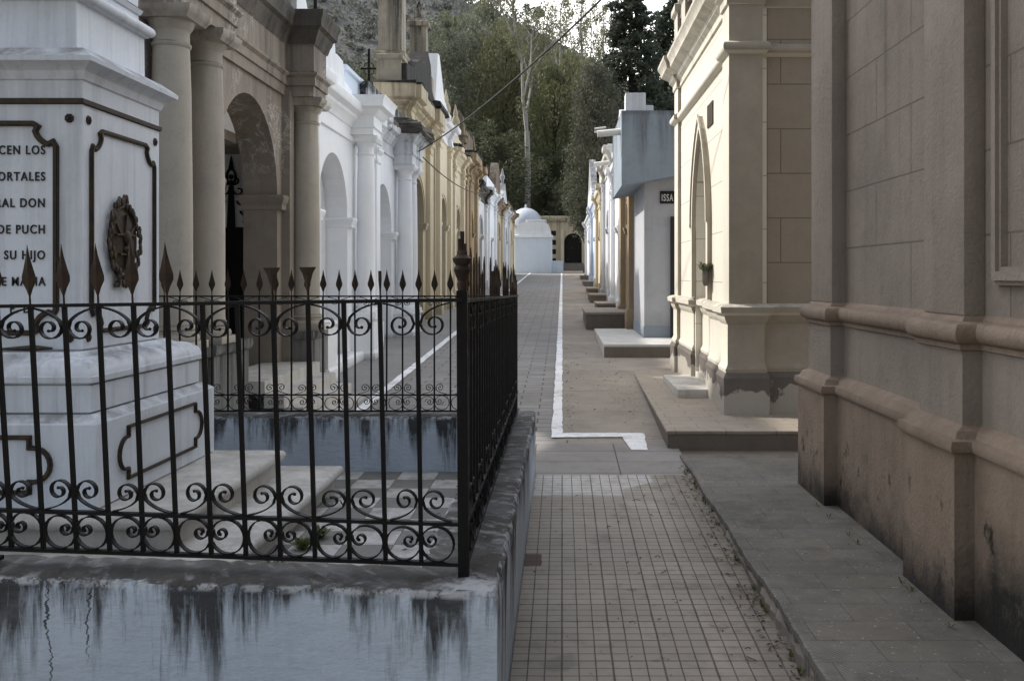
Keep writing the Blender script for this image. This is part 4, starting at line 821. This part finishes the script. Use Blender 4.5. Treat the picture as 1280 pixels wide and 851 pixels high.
m = M(); m.ploft([(.84,7.62),(3.4,7.62),(3.4,12.95),(.93,12.95)], [(0,.1),(0,.345),(.012,.35),(.012,.37),(.0,.376)]); o = m.done('terrace', GM['terrace'], None, 20); o['kind'] = 'structure'
m = M(); m.ploft([(.836,7.615),(3.4,7.615),(3.4,12.9),(.926,12.9)], [(.002,.1),(.002,.338)],False); o = m.done('terrace_edge', m_concrete, None, 20); o['kind'] = 'structure'
# flower tuft in a wall vase
def blades(m, c, n, r, h, w, rnd, droop=.4):
    for i in range(n):
        a = rnd.uniform(0,2*pi); l = rnd.uniform(.5,1)*h; d = Vector((cos(a),sin(a),0)); s_ = Vector((-sin(a),cos(a),0))*w*rnd.uniform(.6,1.2)
        p0 = Vector(c)+d*rnd.uniform(0,r*.3); p1 = p0+d*r*rnd.uniform(.2,.7)+Vector((0,0,l*.7)); p2 = p1+d*r*rnd.uniform(.2,.6)+Vector((0,0,l*(.3-droop*rnd.random())))
        v = [m.bm.verts.new(q) for q in (p0-s_*.4,p0+s_*.4,p1+s_,p1-s_,p2)]; m.face([v[0],v[1],v[2],v[3]]); m.face([v[3],v[2],v[4]])
m_grass = leafmat('grass blades', (.07,.10,.025), (.13,.14,.05), (.10,.12,.03))

# ------------------------------------------------------------------ grey and blue tomb with sign
IS = thing('modern_tomb', (2.6,16.8,.6), 'modern grey tomb with blue overhanging fascia and black name sign', 'tomb')
m = M(); m.box(1.31,4.2,15.4,17.6,.4,3.25,.01); m.done('wall', m_issa, IS, 0)
m = M(); m.box(1.302,4.21,15.392,17.61,.4,.80,.006); m.done('skirting', m_issab, IS, 0)
m = M(); P = [(.93,3.02),(4.2,3.60),(4.2,4.2),(.93,4.2)]; m.prism(P, lambda u,z,d: Vector((u,15.10+d,z)), 0, 2.7); m.done('fascia', m_issac, IS, 0)
m = M(); m.box(1.0,1.32,15.2,15.5,4.2,4.5,.01); m.box(1.1,1.45,15.3,15.6,4.19,4.32,.01); m.done('roof_block', m_whitefar, IS, 0)
m = M(); m.box(1.73,2.7,15.34,15.42,.62,2.55,.005); m.done('door', m_greydoor, IS, 0)
sg = M().box(1.565,2.30,15.375,15.402,2.76,2.96,.003).done('name_sign', m_letter, IS, 0)
text('ISSA', lambda u,z,d: Vector((u,15.372-d,z)), 1.585, 2.80, .155, .004, plain('white sign paint',(.75,.75,.74),.5,.1), 'sign_lettering', sg, False, sx=.56)
m = M(); m.tube([(.56,15.35,3.87),(1.2,15.35,3.93)], .055, 12); m.done('drain_pipe', m_pipe, IS, 40)
m = M(); m.box(.60,3.6,13.9,18.1,.1,.612,.012); o = m.done('terrace', m_conclight, None, 0); o['kind'] = 'structure'
m = M(); m.box(.606,3.6,13.894,18.0,.1,.575); o = m.done('terrace_edge', m_concrete, None, 0); o['kind'] = 'structure'
# rest of the right row
mausoleum('tan_mausoleum', 'tan ornate tomb with dark niche just past the modern grey tomb', 1, 1.34, 17.75, 21.0, 4.1, m_brown, [(19.3,.8,2.6,'round')], [(18.1,.35),(20.6,.35)], cor=.12, parapet=None, dark=True)
mausoleum('white_niche_tomb', 'bright white tomb with small gabled top in the right row', 1, 1.36, 21.1, 25.5, 4.4, m_white, [(23.2,.8,2.8,'flat')], [(21.5,.4),(25.1,.4)], cor=.14, parapet='triangle')
mausoleum('white_pipe_tomb', 'white peeling tomb with three drain pipes on its roof edge', 1, 1.36, 25.6, 31.0, 5.1, m_whitefar, [(28.2,.9,3.0,'round')], [(26.0,.4),(30.6,.4)], cor=.18, mcor=m_conclight)
mausoleum('ochre_small_tomb', 'small ochre and white tomb halfway along the right row', 1, 1.34, 31.1, 36.5, 4.6, m_cream, [(33.8,.9,3.0,'round')], [(31.5,.4),(36.1,.4)], cor=.16, parapet='stepped')
mausoleum('blue_tomb', 'pale blue tomb low in the far right row', 1, 1.36, 36.6, 43.5, 4.7, m_bluewhite, [(40,.9,3.2,'flat')], [(37.0,.4),(43.1,.4)], cor=.16, parapet='block')
mausoleum('white_end_tomb', 'white tomb closing the right row beside the dark tree', 1, 1.36, 43.6, 54.0, 4.6, m_whitefar, [(48,.9,3.4,'round')], [(44.0,.4),(53.6,.4)], cor=.16, parapet='triangle')
t_p = thing('roof_pipe', (.9,26,4.6), 'white roof drain pipe sticking out over the pavement, lowest of three', 'pipe', 'drain pipes on the peeling white tomb'); 
m = M(); m.tube([(.86,26,4.62),(1.5,26,4.70)], .06, 10); m.done('pipe', m_pipe, t_p, 40)
dup(t_p, (.9,26.6,4.85), 'white roof drain pipe sticking out over the pavement, middle of three'); dup(t_p, (.92,27.2,5.12), 'white roof drain pipe sticking out over the pavement, topmost of three')
def doorstep(x0,x1,y0,y1,zt,label,mat=m_concrete):
    t = thing('doorstep', ((x0+x1)/2,(y0+y1)/2,G(y0)), label, 'doorstep', 'raised doorsteps of the right row'); m = M(); m.box(x0,x1,y0,y1,G(y0)-.1,zt-.05,.008); m.done('riser', mat, t, 30); m = M(); m.box(x0-.02,x1,y0-.02,y1,zt-.05,zt,.008); m.done('slab', GM['terrace'], t, 30)
doorstep(.46,1.5,18.6,21.4,.90,'broad grey concrete doorstep just past the white terrace')
doorstep(.86,1.5,23.6,25.6,.93,'low dark doorstep in front of the bright white tomb')
doorstep(.80,1.5,27.5,30.0,1.07,'brown doorstep in front of the peeling tomb'); doorstep(.86,1.5,32.5,35,1.19,'narrow brown doorstep before the ochre tomb'); doorstep(.88,1.5,39,42,1.4,'small far doorstep before the pale blue tomb'); doorstep(.9,1.5,47,50,1.64,'farthest small doorstep of the right row')

# unseen building added left of the picture to throw shade on the near wall
CH = thing('added_shade_building', (-7,5.5,.1), 'unseen tall building added left of the marble monument to shade the near right wall', 'chapel')
m = M(); m.box(-8.2,-4.85,5.6,9.25,-.3,9.6,.02); m.done('wall', m_beige, CH, 0)
m = M(); m.rloft(-8.2,-4.85,5.6,9.25,[(.0,9.6),(.1,9.7),(.15,9.8),(.15,9.95),(-.2,10.1),(-1.6,11.2)]); m.done('roof', m_concrete, CH, 20)
for y in (6.6,8.2):
    m = M(); m.prism([(y-.4,4)]+arch_curve(y,.8,6.2,'round')+[(y+.4,4)], lambda u,z,d: Vector((-4.84-d,u,z)), 0, .05); m.done('window', m_doorway, CH, 0)

# ------------------------------------------------------------------ cables
def cable(pts, r, label):
    m = M(); P = []
    a, b, sag = pts
    for i in range(25):
        t_ = i/24; p = Vector(a)+(Vector(b)-Vector(a))*t_; p.z -= sag*4*t_*(1-t_); P.append(p)
    m.tube(P, r, 6); return tag(m.done('overhead_cable', m_cable, None, 40), label, 'cable')
c0 = at(522,190,17.9)
cable((c0, (1.49,6.1,4.62), .22), .011, 'black overhead cable sloping from the white tomb up over the street')
cable((c0, at(612,240,34), .3), .012, 'black cable sagging along the left row of tombs')

# ------------------------------------------------------------------ trees
m_bark_p = plain('pale smooth bark', (.44,.43,.41), .8, .4, 0, 5); m_bark_d = plain('dark rough bark', (.06,.05,.042), .9, .5, 0, 8)
LM = {'grey': leafmat('grey green leaves', (.175,.19,.14), (.23,.24,.18), (.13,.145,.105)), 'olive': leafmat('yellow green leaves', (.175,.185,.09), (.235,.235,.125), (.13,.145,.075)),
      'dark': leafmat('dark green needles', (.055,.08,.062), (.085,.112,.082), (.042,.06,.048)), 'weep': leafmat('dusky drooping leaves', (.10,.105,.075), (.145,.145,.10), (.075,.082,.06)), 'mid': leafmat('mid green leaves', (.10,.12,.065), (.145,.155,.09), (.08,.095,.055))}
def make_tree(name, seed, Ht, R, style, lm, bark, nclump, nleaf, zlo=.25, ls=.30):
    rnd = random.Random(seed); t = thing(name, (0,0,0), 'x', 'tree')
    m = M(); pts = []; x = y = 0; n = 9
    for i in range(n+1):
        pts.append((x,y,Ht*.93*i/n)); x += rnd.uniform(-.22,.22); y += rnd.uniform(-.22,.22)
    r0 = Ht*.014+.06; m.tube(pts, [r0*(1.25 if i == 0 else 1)*(1-.9*i/n)+.02 for i in range(n+1)], 8)
    C = []
    for k in range(nclump):
        q = (k+.5)/nclump; h = zlo+(1-zlo)*q
        if style == 'pine': rad = R*(1.05-h)**.8*rnd.uniform(.55,1)
        elif style == 'weep': rad = R*math.sin(pi*min(1,max(.02,(h-zlo)/(1-zlo)*.85+.12)))**.6*rnd.uniform(.3,1)
        elif style == 'sparse': rad = R*rnd.uniform(.2,1)*(.5+.5*sin(pi*h))
        else: rad = R*math.sin(pi*min(.97,max(.05,(h-zlo)/(1-zlo)*.9+.08)))**.5*rnd.uniform(.25,1)
        a = k*2.399+rnd.uniform(-.6,.6); i = min(n-1,int(h*n*.98)); b = Vector(pts[max(1,i-(1 if style != 'pine' else 0))])
        rise = {'pine':-.12,'weep':.25,'sparse':.7,'bush':.4}[style]*rad
        e = Vector((b.x+rad*cos(a), b.y+rad*sin(a), min(Ht, Ht*h+rise*.4))); b.z = min(b.z, e.z - rise*.5) if style != 'pine' else Ht*h+.1*rad
        mid = (b+e)/2+Vector((rnd.uniform(-.2,.2),rnd.uniform(-.2,.2),.12*rad))
        rr = max(.025, r0*.26*(1-h*.7)); m.tube([b,mid,e], [rr,rr*.6,.015], 5); C.append((mid,e,rad))
    m.done('trunk', bark, t, 0)
    m = M(); per = nleaf//nclump
    for mid,e,rad in C:
        cr = .35+rad*.34 if style != 'sparse' else .3+rad*.22
        for j in range(per):
            if rnd.random() < .35: c = mid+(e-mid)*rnd.random()
            else: c = e
            d = Vector((rnd.gauss(0,1),rnd.gauss(0,1),rnd.gauss(0,1))).normalized()*cr*rnd.random()**.4
            if style == 'pine': d.z *= .6
            elif style == 'weep': d.z = d.z*1.5-cr*.5
            elif style == 'sparse': d.z = d.z*1.2-cr*.25
            else: d.z *= .8
            p = c+d
            L = ls*rnd.uniform(.6,1.5); W = L*rnd.uniform(.22,.45)
            dr = {'weep':1.6,'sparse':.9,'bush':.25,'pine':.0}[style]
            ax = Vector((rnd.gauss(0,1),rnd.gauss(0,1),rnd.gauss(0,.7)-dr)).normalized(); sd = ax.cross(Vector((rnd.gauss(0,1),rnd.gauss(0,1),rnd.gauss(0,1)))).normalized()*W
            v = [m.bm.verts.new(q) for q in (p-ax*L*.5, p+sd*.5, p+ax*L*.5, p-sd*.5)]; m.face(v)
    m.done('crown', lm, t, 0)
    return t
t_v = thing('flower_vase', (1.47,9.62,1.72), 'small green plant in a wall vase beside the pointed doorway', 'plant'); rnd = random.Random(4)
m = M(); m.lathe(1.45,9.72,[(.02,1.50),(.035,1.54),(.04,1.62),(.03,1.66)],10); m.done('vase', m_concrete, t_v); m = M(); blades(m,(1.45,9.72,1.64),80,.10,.13,.010,rnd,.9); m.done('leaves', LM['mid'], t_v, 0)
def fork_tree(name, Ht):
    rnd = random.Random(41); t = thing(name, (0,0,0), 'x', 'tree'); m = M(); L = []
    m.tube([(0,0,0),(.03,0,Ht*.15),(-.05,.05,Ht*.32),(.02,0,Ht*.45)], [.34,.27,.24,.21], 10)
    def limb(p, q, r, depth):
        p = Vector(p); q = Vector(q); mid = (p+q)/2+Vector((rnd.uniform(-.3,.3),rnd.uniform(-.3,.3),0)); m.tube([p,mid,q], [r,r*.82,r*.62], 7)
        if depth == 0: L.append(q); return
        d = q-p
        for k in range(2 if depth < 3 else 3):
            e = q+d*rnd.uniform(.5,.75)+Vector((rnd.uniform(-1,1),rnd.uniform(-1,1),rnd.uniform(-.3,.3)))*d.length*.42; limb(q, e, r*.6, depth-1)
        L.append(mid)
    limb((.02,0,Ht*.44), (1.5,.2,Ht*.66), .16, 3); limb((.02,0,Ht*.44), (-1.4,-.3,Ht*.60), .13, 3); limb((.9,.1,Ht*.56), (.5,.6,Ht*.75), .09, 2)
    m.done('trunk', m_bark_p, t, 40); m = M()
    for c in L:
        for j in range(130):
            d = Vector((rnd.gauss(0,1),rnd.gauss(0,1),rnd.gauss(0,1))).normalized()*1.0*rnd.random()**.5; p = c+Vector((d.x*.8,d.y*.8,d.z*.9-.45)); a = rnd.uniform(.14,.34)
            ax = Vector((rnd.gauss(0,.6),rnd.gauss(0,.6),-1)).normalized(); sd_ = ax.cross(Vector((rnd.gauss(0,1),rnd.gauss(0,1),.1))).normalized()*a*.3
            m.face([m.bm.verts.new(q) for q in (p-ax*a*.5,p+sd_*.5,p+ax*a*.5,p-sd_*.5)])
    m.done('crown', LM['olive'], t, 0); return t
protos = {
 'fork': fork_tree('gum_tree', 26),
 'grey': make_tree('eucalyptus_tree', 11, 20, 4.6, 'bush', LM['grey'], m_bark_p, 60, 20000, .18, .28),
 'grey2': make_tree('eucalyptus_tree', 12, 20, 4.4, 'weep', LM['grey'], m_bark_p, 60, 20000, .15, .30),
 'olive': make_tree('casuarina_tree', 13, 18, 4.2, 'weep', LM['olive'], m_bark_d, 60, 20000, .12, .28),
 'sparse': make_tree('gum_tree', 14, 26, 4.2, 'sparse', LM['olive'], m_bark_p, 30, 6000, .45, .26),
 'weep': make_tree('pepper_tree', 15, 14, 2.6, 'bush', LM['weep'], m_bark_d, 80, 24000, .22, .22),
 'pine': make_tree('pine_tree', 16, 26, 4.6, 'pine', LM['dark'], m_bark_d, 130, 30000, .06, .42),
 'mid': make_tree('broadleaf_tree', 17, 12, 4.0, 'bush', LM['mid'], m_bark_d, 60, 16000, .05, .26),
}
pr_h = {'fork':26,'grey':20,'grey2':20,'olive':18,'sparse':26,'weep':14,'pine':26,'mid':12}
used = set(); rnd = random.Random(21)
TREES = [
 ('weep',733,59.5,82,.82,'dark ragged tree with bare lower trunk at the end of the right row','trees at the street end'),
 ('fork',659,73,-50,1.0,'tall pale trunked gum tree standing behind the barrel roofed tomb',None),
 ('sparse',722,86,-30,.8,'thin pale gum tree against the bright sky right of the tall gum',None),
 ('sparse',752,96,0,.8,'thin gum tree against the sky beside the dark pines',None),
 ('sparse',704,92,-20,.7,'thin pale gum tree against the sky gap nearest the tall forked gum',None),
 ('sparse',737,100,8,.7,'short thin gum tree in the middle of the sky gap',None),
 ('pine',793,76,-70,1.0,'dark green pine rising behind the blue fascia, left of two',None),
 ('pine',842,84,-110,1.1,'dark green pine rising half hidden by the cream mausoleum',None),
 ('olive',690,80,70,1.0,'yellow green casuarina right behind the tall pale gum trunk',None),
 ('olive',628,84,35,1.0,'yellow green casuarina left of the tall pale gum trunk',None),
 ('grey2',592,88,22,1.0,'grey green eucalyptus over the brown ornate mausoleum',None),
 ('grey',556,82,30,1.0,'grey green eucalyptus over the white gabled mausoleum',None),
 ('grey2',520,96,50,1.0,'grey green eucalyptus just right of the grey pinnacle',None),
 ('mid',447,88,95,1.1,'round bushy tree over the white parapet left of the iron cross',None),
 ('grey',482,104,58,1.0,'grey green eucalyptus behind the grey pinnacle',None),
 ('mid',610,72,165,1.1,'bushy green tree over the streaked white mausoleum',None),
 ('mid',680,76,190,1.0,'bushy green tree right behind the blue grey dome',None),
 ('grey2',765,82,105,.9,'dusty drooping eucalyptus left of the dark pines',None),
 ('mid',770,70,190,1.1,'bushy green tree behind the three roof pipes',None),
 ('olive',655,95,110,1.1,'yellowish casuarina low on the hill behind the gum trunk fork',None),
 ('grey',712,104,72,1.0,'grey eucalyptus low against the hillside under the sky gap',None),
 ('grey2',640,108,40,1.1,'hazy eucalyptus high on the slope over the left row end',None),
 ('grey',585,112,35,1.1,'hazy eucalyptus high on the slope above the brown mausoleum',None),
 ('mid',585,74,150,1.0,'bushy green tree over the cream mausoleum urns',None),
 ('grey2',608,120,-8,1.0,'tall hazy eucalyptus highest on the slope left of the gum trunk',None),
 ('grey',668,118,8,.9,'hazy eucalyptus on the upper slope just right of the gum trunk',None),
 ('olive',572,100,20,.9,'yellowish casuarina between the white gable and the brown tomb tops',None),
 ('mid',712,70,225,.9,'low dark bushy tree over the yellow building roof',None),
]
for kind,px,Y,ty,wd,label,grp in TREES:
    x = (px-VX)/F*Y; gz = hz(x,Y) if Y > 66 else G(Y); top = H+(VY-ty)/F*Y; s = (top-gz)/pr_h[kind]
    loc = (x,Y,gz-.15); rz = rnd.uniform(0,6.28); sxy = wd*(.35*1+.65*s) if kind != 'weep' else wd*s
    p = protos[kind]
    if kind not in used: used.add(kind); p.location = loc; p.rotation_euler = (0,0,rz); p.scale = (sxy,sxy,s); p['label'] = label
    else: dup(p, loc, label, rz, (sxy,sxy,s))
# far wood on the slope: reads as one mass
def scrub(name, seed, n, ya, yb, hlo, hhi, rlo, rhi, nl, llo, lhi, mat, label):
    m = M(); rnd = random.Random(seed)
    for i in range(n):
        Y = rnd.uniform(ya,yb); px = rnd.uniform(330,900); x = (px-VX)/F*Y; z = hz(x,Y); hh = rnd.uniform(hlo,hhi); r = rnd.uniform(rlo,rhi)
        for j in range(nl):
            d = Vector((rnd.gauss(0,1),rnd.gauss(0,1),rnd.gauss(0,1))).normalized()*rnd.random()**.4; p = Vector((x+d.x*r, Y+d.y*r, z+hh*.5+d.z*hh*.5))
            L = rnd.uniform(llo,lhi); ax = Vector((rnd.gauss(0,1),rnd.gauss(0,1),rnd.gauss(0,1))).normalized(); sd = ax.cross(Vector((rnd.gauss(0,1),rnd.gauss(0,1),rnd.gauss(0,1)))).normalized()*L*.4
            m.face([m.bm.verts.new(q) for q in (p-ax*L*.5,p+sd,p+ax*L*.5,p-sd)])
    tag(m.done(name, mat, None, 0), label, 'woodland', None, 'stuff')
scrub('hillside_wood', 31, 760, 108, 200, 3, 8, 1.5, 3.2, 52, .4, .95, leafmat('far wood leaves', (.15,.16,.13), (.19,.195,.16), (.12,.13,.11)), 'grey green scrub wood covering the hillside behind the trees')
scrub('hillside_scrub', 32, 2200, 190, 332, .8, 2.6, 1, 3, 22, .4, 1.0, leafmat('haze toned scrub leaves', (.145,.152,.132), (.175,.178,.158), (.128,.135,.118)), 'dull grey purple scrub on the high hill slope at upper left')  # leaf colours pulled towards the hill tone, painting in the haze
# ------------------------------------------------------------------ litter and weeds
m = M(); rnd = random.Random(8)
def leaf(x, y, z, s):
    a = rnd.uniform(0,6.28); u = Vector((cos(a),sin(a),rnd.uniform(-.3,.3)))*s; v = Vector((-sin(a),cos(a),rnd.uniform(-.3,.3)))*s*.32
    p = Vector((x,y,z+s*.35)); m.face([m.bm.verts.new(q) for q in (p-u,p+v+Vector((0,0,s*.2)),p+u,p-v)])
for i in range(300):
    y = rnd.uniform(2.5,7.0); x = .89-abs(rnd.gauss(0,.05)); leaf(x,y,S*y+.013,rnd.uniform(.006,.02))
for i in range(240):
    y = rnd.uniform(7.8,16); x = rnd.choice((.03+abs(rnd.gauss(0,.05)), .80-abs(rnd.gauss(0,.2)), rnd.uniform(0,.8))); leaf(x,y,S*y+.005,rnd.uniform(.007,.02))
for i in range(70):
    y = rnd.uniform(3,6.6); leaf(rnd.uniform(-.15,.85),y,S*y+.014,rnd.uniform(.005,.013))
for i in range(90): leaf(-.55-abs(rnd.gauss(0,.09)),rnd.uniform(3.4,6.3),.287,rnd.uniform(.008,.022))
for i in range(60): y = rnd.uniform(3.2,6.5); leaf(rnd.uniform(.95,1.5),y,.245,rnd.uniform(.004,.010))
for i in range(16):
    y = rnd.uniform(3.3,6.2); x = rnd.uniform(.2,.8); a = rnd.uniform(0,6.28); l = rnd.uniform(.02,.06); z = S*y+.016; m.tube([(x,y,z),(x+cos(a)*l*.5,y+sin(a)*l*.5,z+.006),(x+cos(a+.5)*l,y+sin(a+.5)*l,z)],.0018,4)
tl = NT('dry leaves'); g = tl.n('ShaderNodeNewGeometry'); o = m.done('fallen_leaves', tl.fin(tl.mix(g.outputs['Random Per Island'], (.10,.065,.035), (.03,.024,.016)), .8), None, 0); tag(o, 'dry brown leaves and twigs scattered along the kerbs', 'leaves', None, 'stuff')
m = M()
for c,n in (((-1.25,4.62,.286),80),((-1.22,4.82,.286),70),((-1.22,3.85,.286),46),((-1.17,4.15,.286),30),((-1.28,4.3,.286),18),((-1.25,5.5,.286),8)): blades(m,c,n,.07,.07,.006,rnd)
for i in range(26): y = rnd.uniform(3.0,6.9); blades(m,(.885,y,S*y+.012),5,.03,.04,.004,rnd)
for i in range(8): y = rnd.uniform(3.7,6.2); blades(m,(1.50,y,.243),5,.03,.035,.004,rnd)
o = m.done('weeds', m_grass, None, 0); tag(o, 'small green weeds growing in cracks by the step and kerb', 'weeds', None, 'stuff')

# ------------------------------------------------------------------ light, sky, camera
EL, AZ = radians(41), radians(24)            # sun from the left, a little ahead
sd = Vector((-cos(EL)*cos(AZ), cos(EL)*sin(AZ), sin(EL)))
L = bpy.data.lights.new('sun', 'SUN'); L.energy = 4.6; L.angle = radians(1.5); L.color = (1,.945,.87)
so = bpy.data.objects.new('sun', L); COL.objects.link(so); so.rotation_euler = (-sd).to_track_quat('-Z','Y').to_euler()
W = bpy.data.worlds.new('World'); SC.world = W; W.use_nodes = True; nt = W.node_tree; nt.nodes.clear()
sky = nt.nodes.new('ShaderNodeTexSky'); sky.sky_type = 'NISHITA'; sky.sun_disc = False; sky.sun_elevation = EL; sky.sun_rotation = math.atan2(sd.x, sd.y); sky.air_density = 1.2; sky.dust_density = 1.5
bg = nt.nodes.new('ShaderNodeBackground'); ou = nt.nodes.new('ShaderNodeOutputWorld'); bg.inputs[1].default_value = .15
tc = nt.nodes.new('ShaderNodeTexCoord'); mp = nt.nodes.new('ShaderNodeMapping'); mp.inputs['Scale'].default_value = (1,1,2.2); nz = nt.nodes.new('ShaderNodeTexNoise'); nz.inputs['Scale'].default_value = 3.2; nz.inputs['Detail'].default_value = 7
cr = nt.nodes.new('ShaderNodeMapRange'); cr.inputs[1].default_value = .36; cr.inputs[2].default_value = .56; cr.inputs[4].default_value = .85
mx = nt.nodes.new('ShaderNodeMix'); mx.data_type = 'RGBA'; mx.inputs[7].default_value = (9.3,8.95,8.5,1)
nt.links.new(tc.outputs['Generated'], mp.inputs[0]); nt.links.new(mp.outputs[0], nz.inputs['Vector']); nt.links.new(nz.outputs[0], cr.inputs[0]); sy = nt.nodes.new('ShaderNodeSeparateXYZ'); cl = nt.nodes.new('ShaderNodeMapRange'); cl.inputs[1].default_value = -.3; cl.inputs[2].default_value = .45; cl.inputs[3].default_value = .52; cl.inputs[4].default_value = 1
mm = nt.nodes.new('ShaderNodeMath'); mm.operation = 'MULTIPLY'; nt.links.new(tc.outputs['Generated'], sy.inputs[0]); nt.links.new(sy.outputs[1], cl.inputs[0]); nt.links.new(cr.outputs[0], mm.inputs[0]); nt.links.new(cl.outputs[0], mm.inputs[1])
nt.links.new(mm.outputs[0], mx.inputs[0])
nt.links.new(sky.outputs[0], mx.inputs[6]); sx = nt.nodes.new('ShaderNodeSeparateXYZ'); gr = nt.nodes.new('ShaderNodeMapRange'); gr.inputs[1].default_value = -.6; gr.inputs[2].default_value = .5; gr.inputs[3].default_value = .82; gr.inputs[4].default_value = 2.75
ml = nt.nodes.new('ShaderNodeMix'); ml.data_type = 'RGBA'; ml.blend_type = 'MULTIPLY'; ml.inputs[0].default_value = 1
nt.links.new(tc.outputs['Generated'], sx.inputs[0]); nt.links.new(sx.outputs[1], gr.inputs[0]); nt.links.new(mx.outputs[2], ml.inputs[6]); nt.links.new(gr.outputs[0], ml.inputs[7])   # whole sky brightened ahead and dimmed behind to shape the fill light
nt.links.new(ml.outputs[2], bg.inputs[0]); nt.links.new(bg.outputs[0], ou.inputs[0])
cam = bpy.data.cameras.new('camera'); co = bpy.data.objects.new('camera', cam); COL.objects.link(co); SC.camera = co
co.location = (0,0,H); co.rotation_euler = (radians(90),0,0); cam.sensor_width = 36; cam.lens = 36*F/1280; cam.shift_x = -(VX-640)/1280; cam.shift_y = (VY-425.5)/1280
cam.clip_start = .05; cam.clip_end = 2000
SC.view_settings.view_transform = 'Standard'; SC.view_settings.look = 'None'; SC.view_settings.exposure = 0; SC.view_settings.gamma = 1
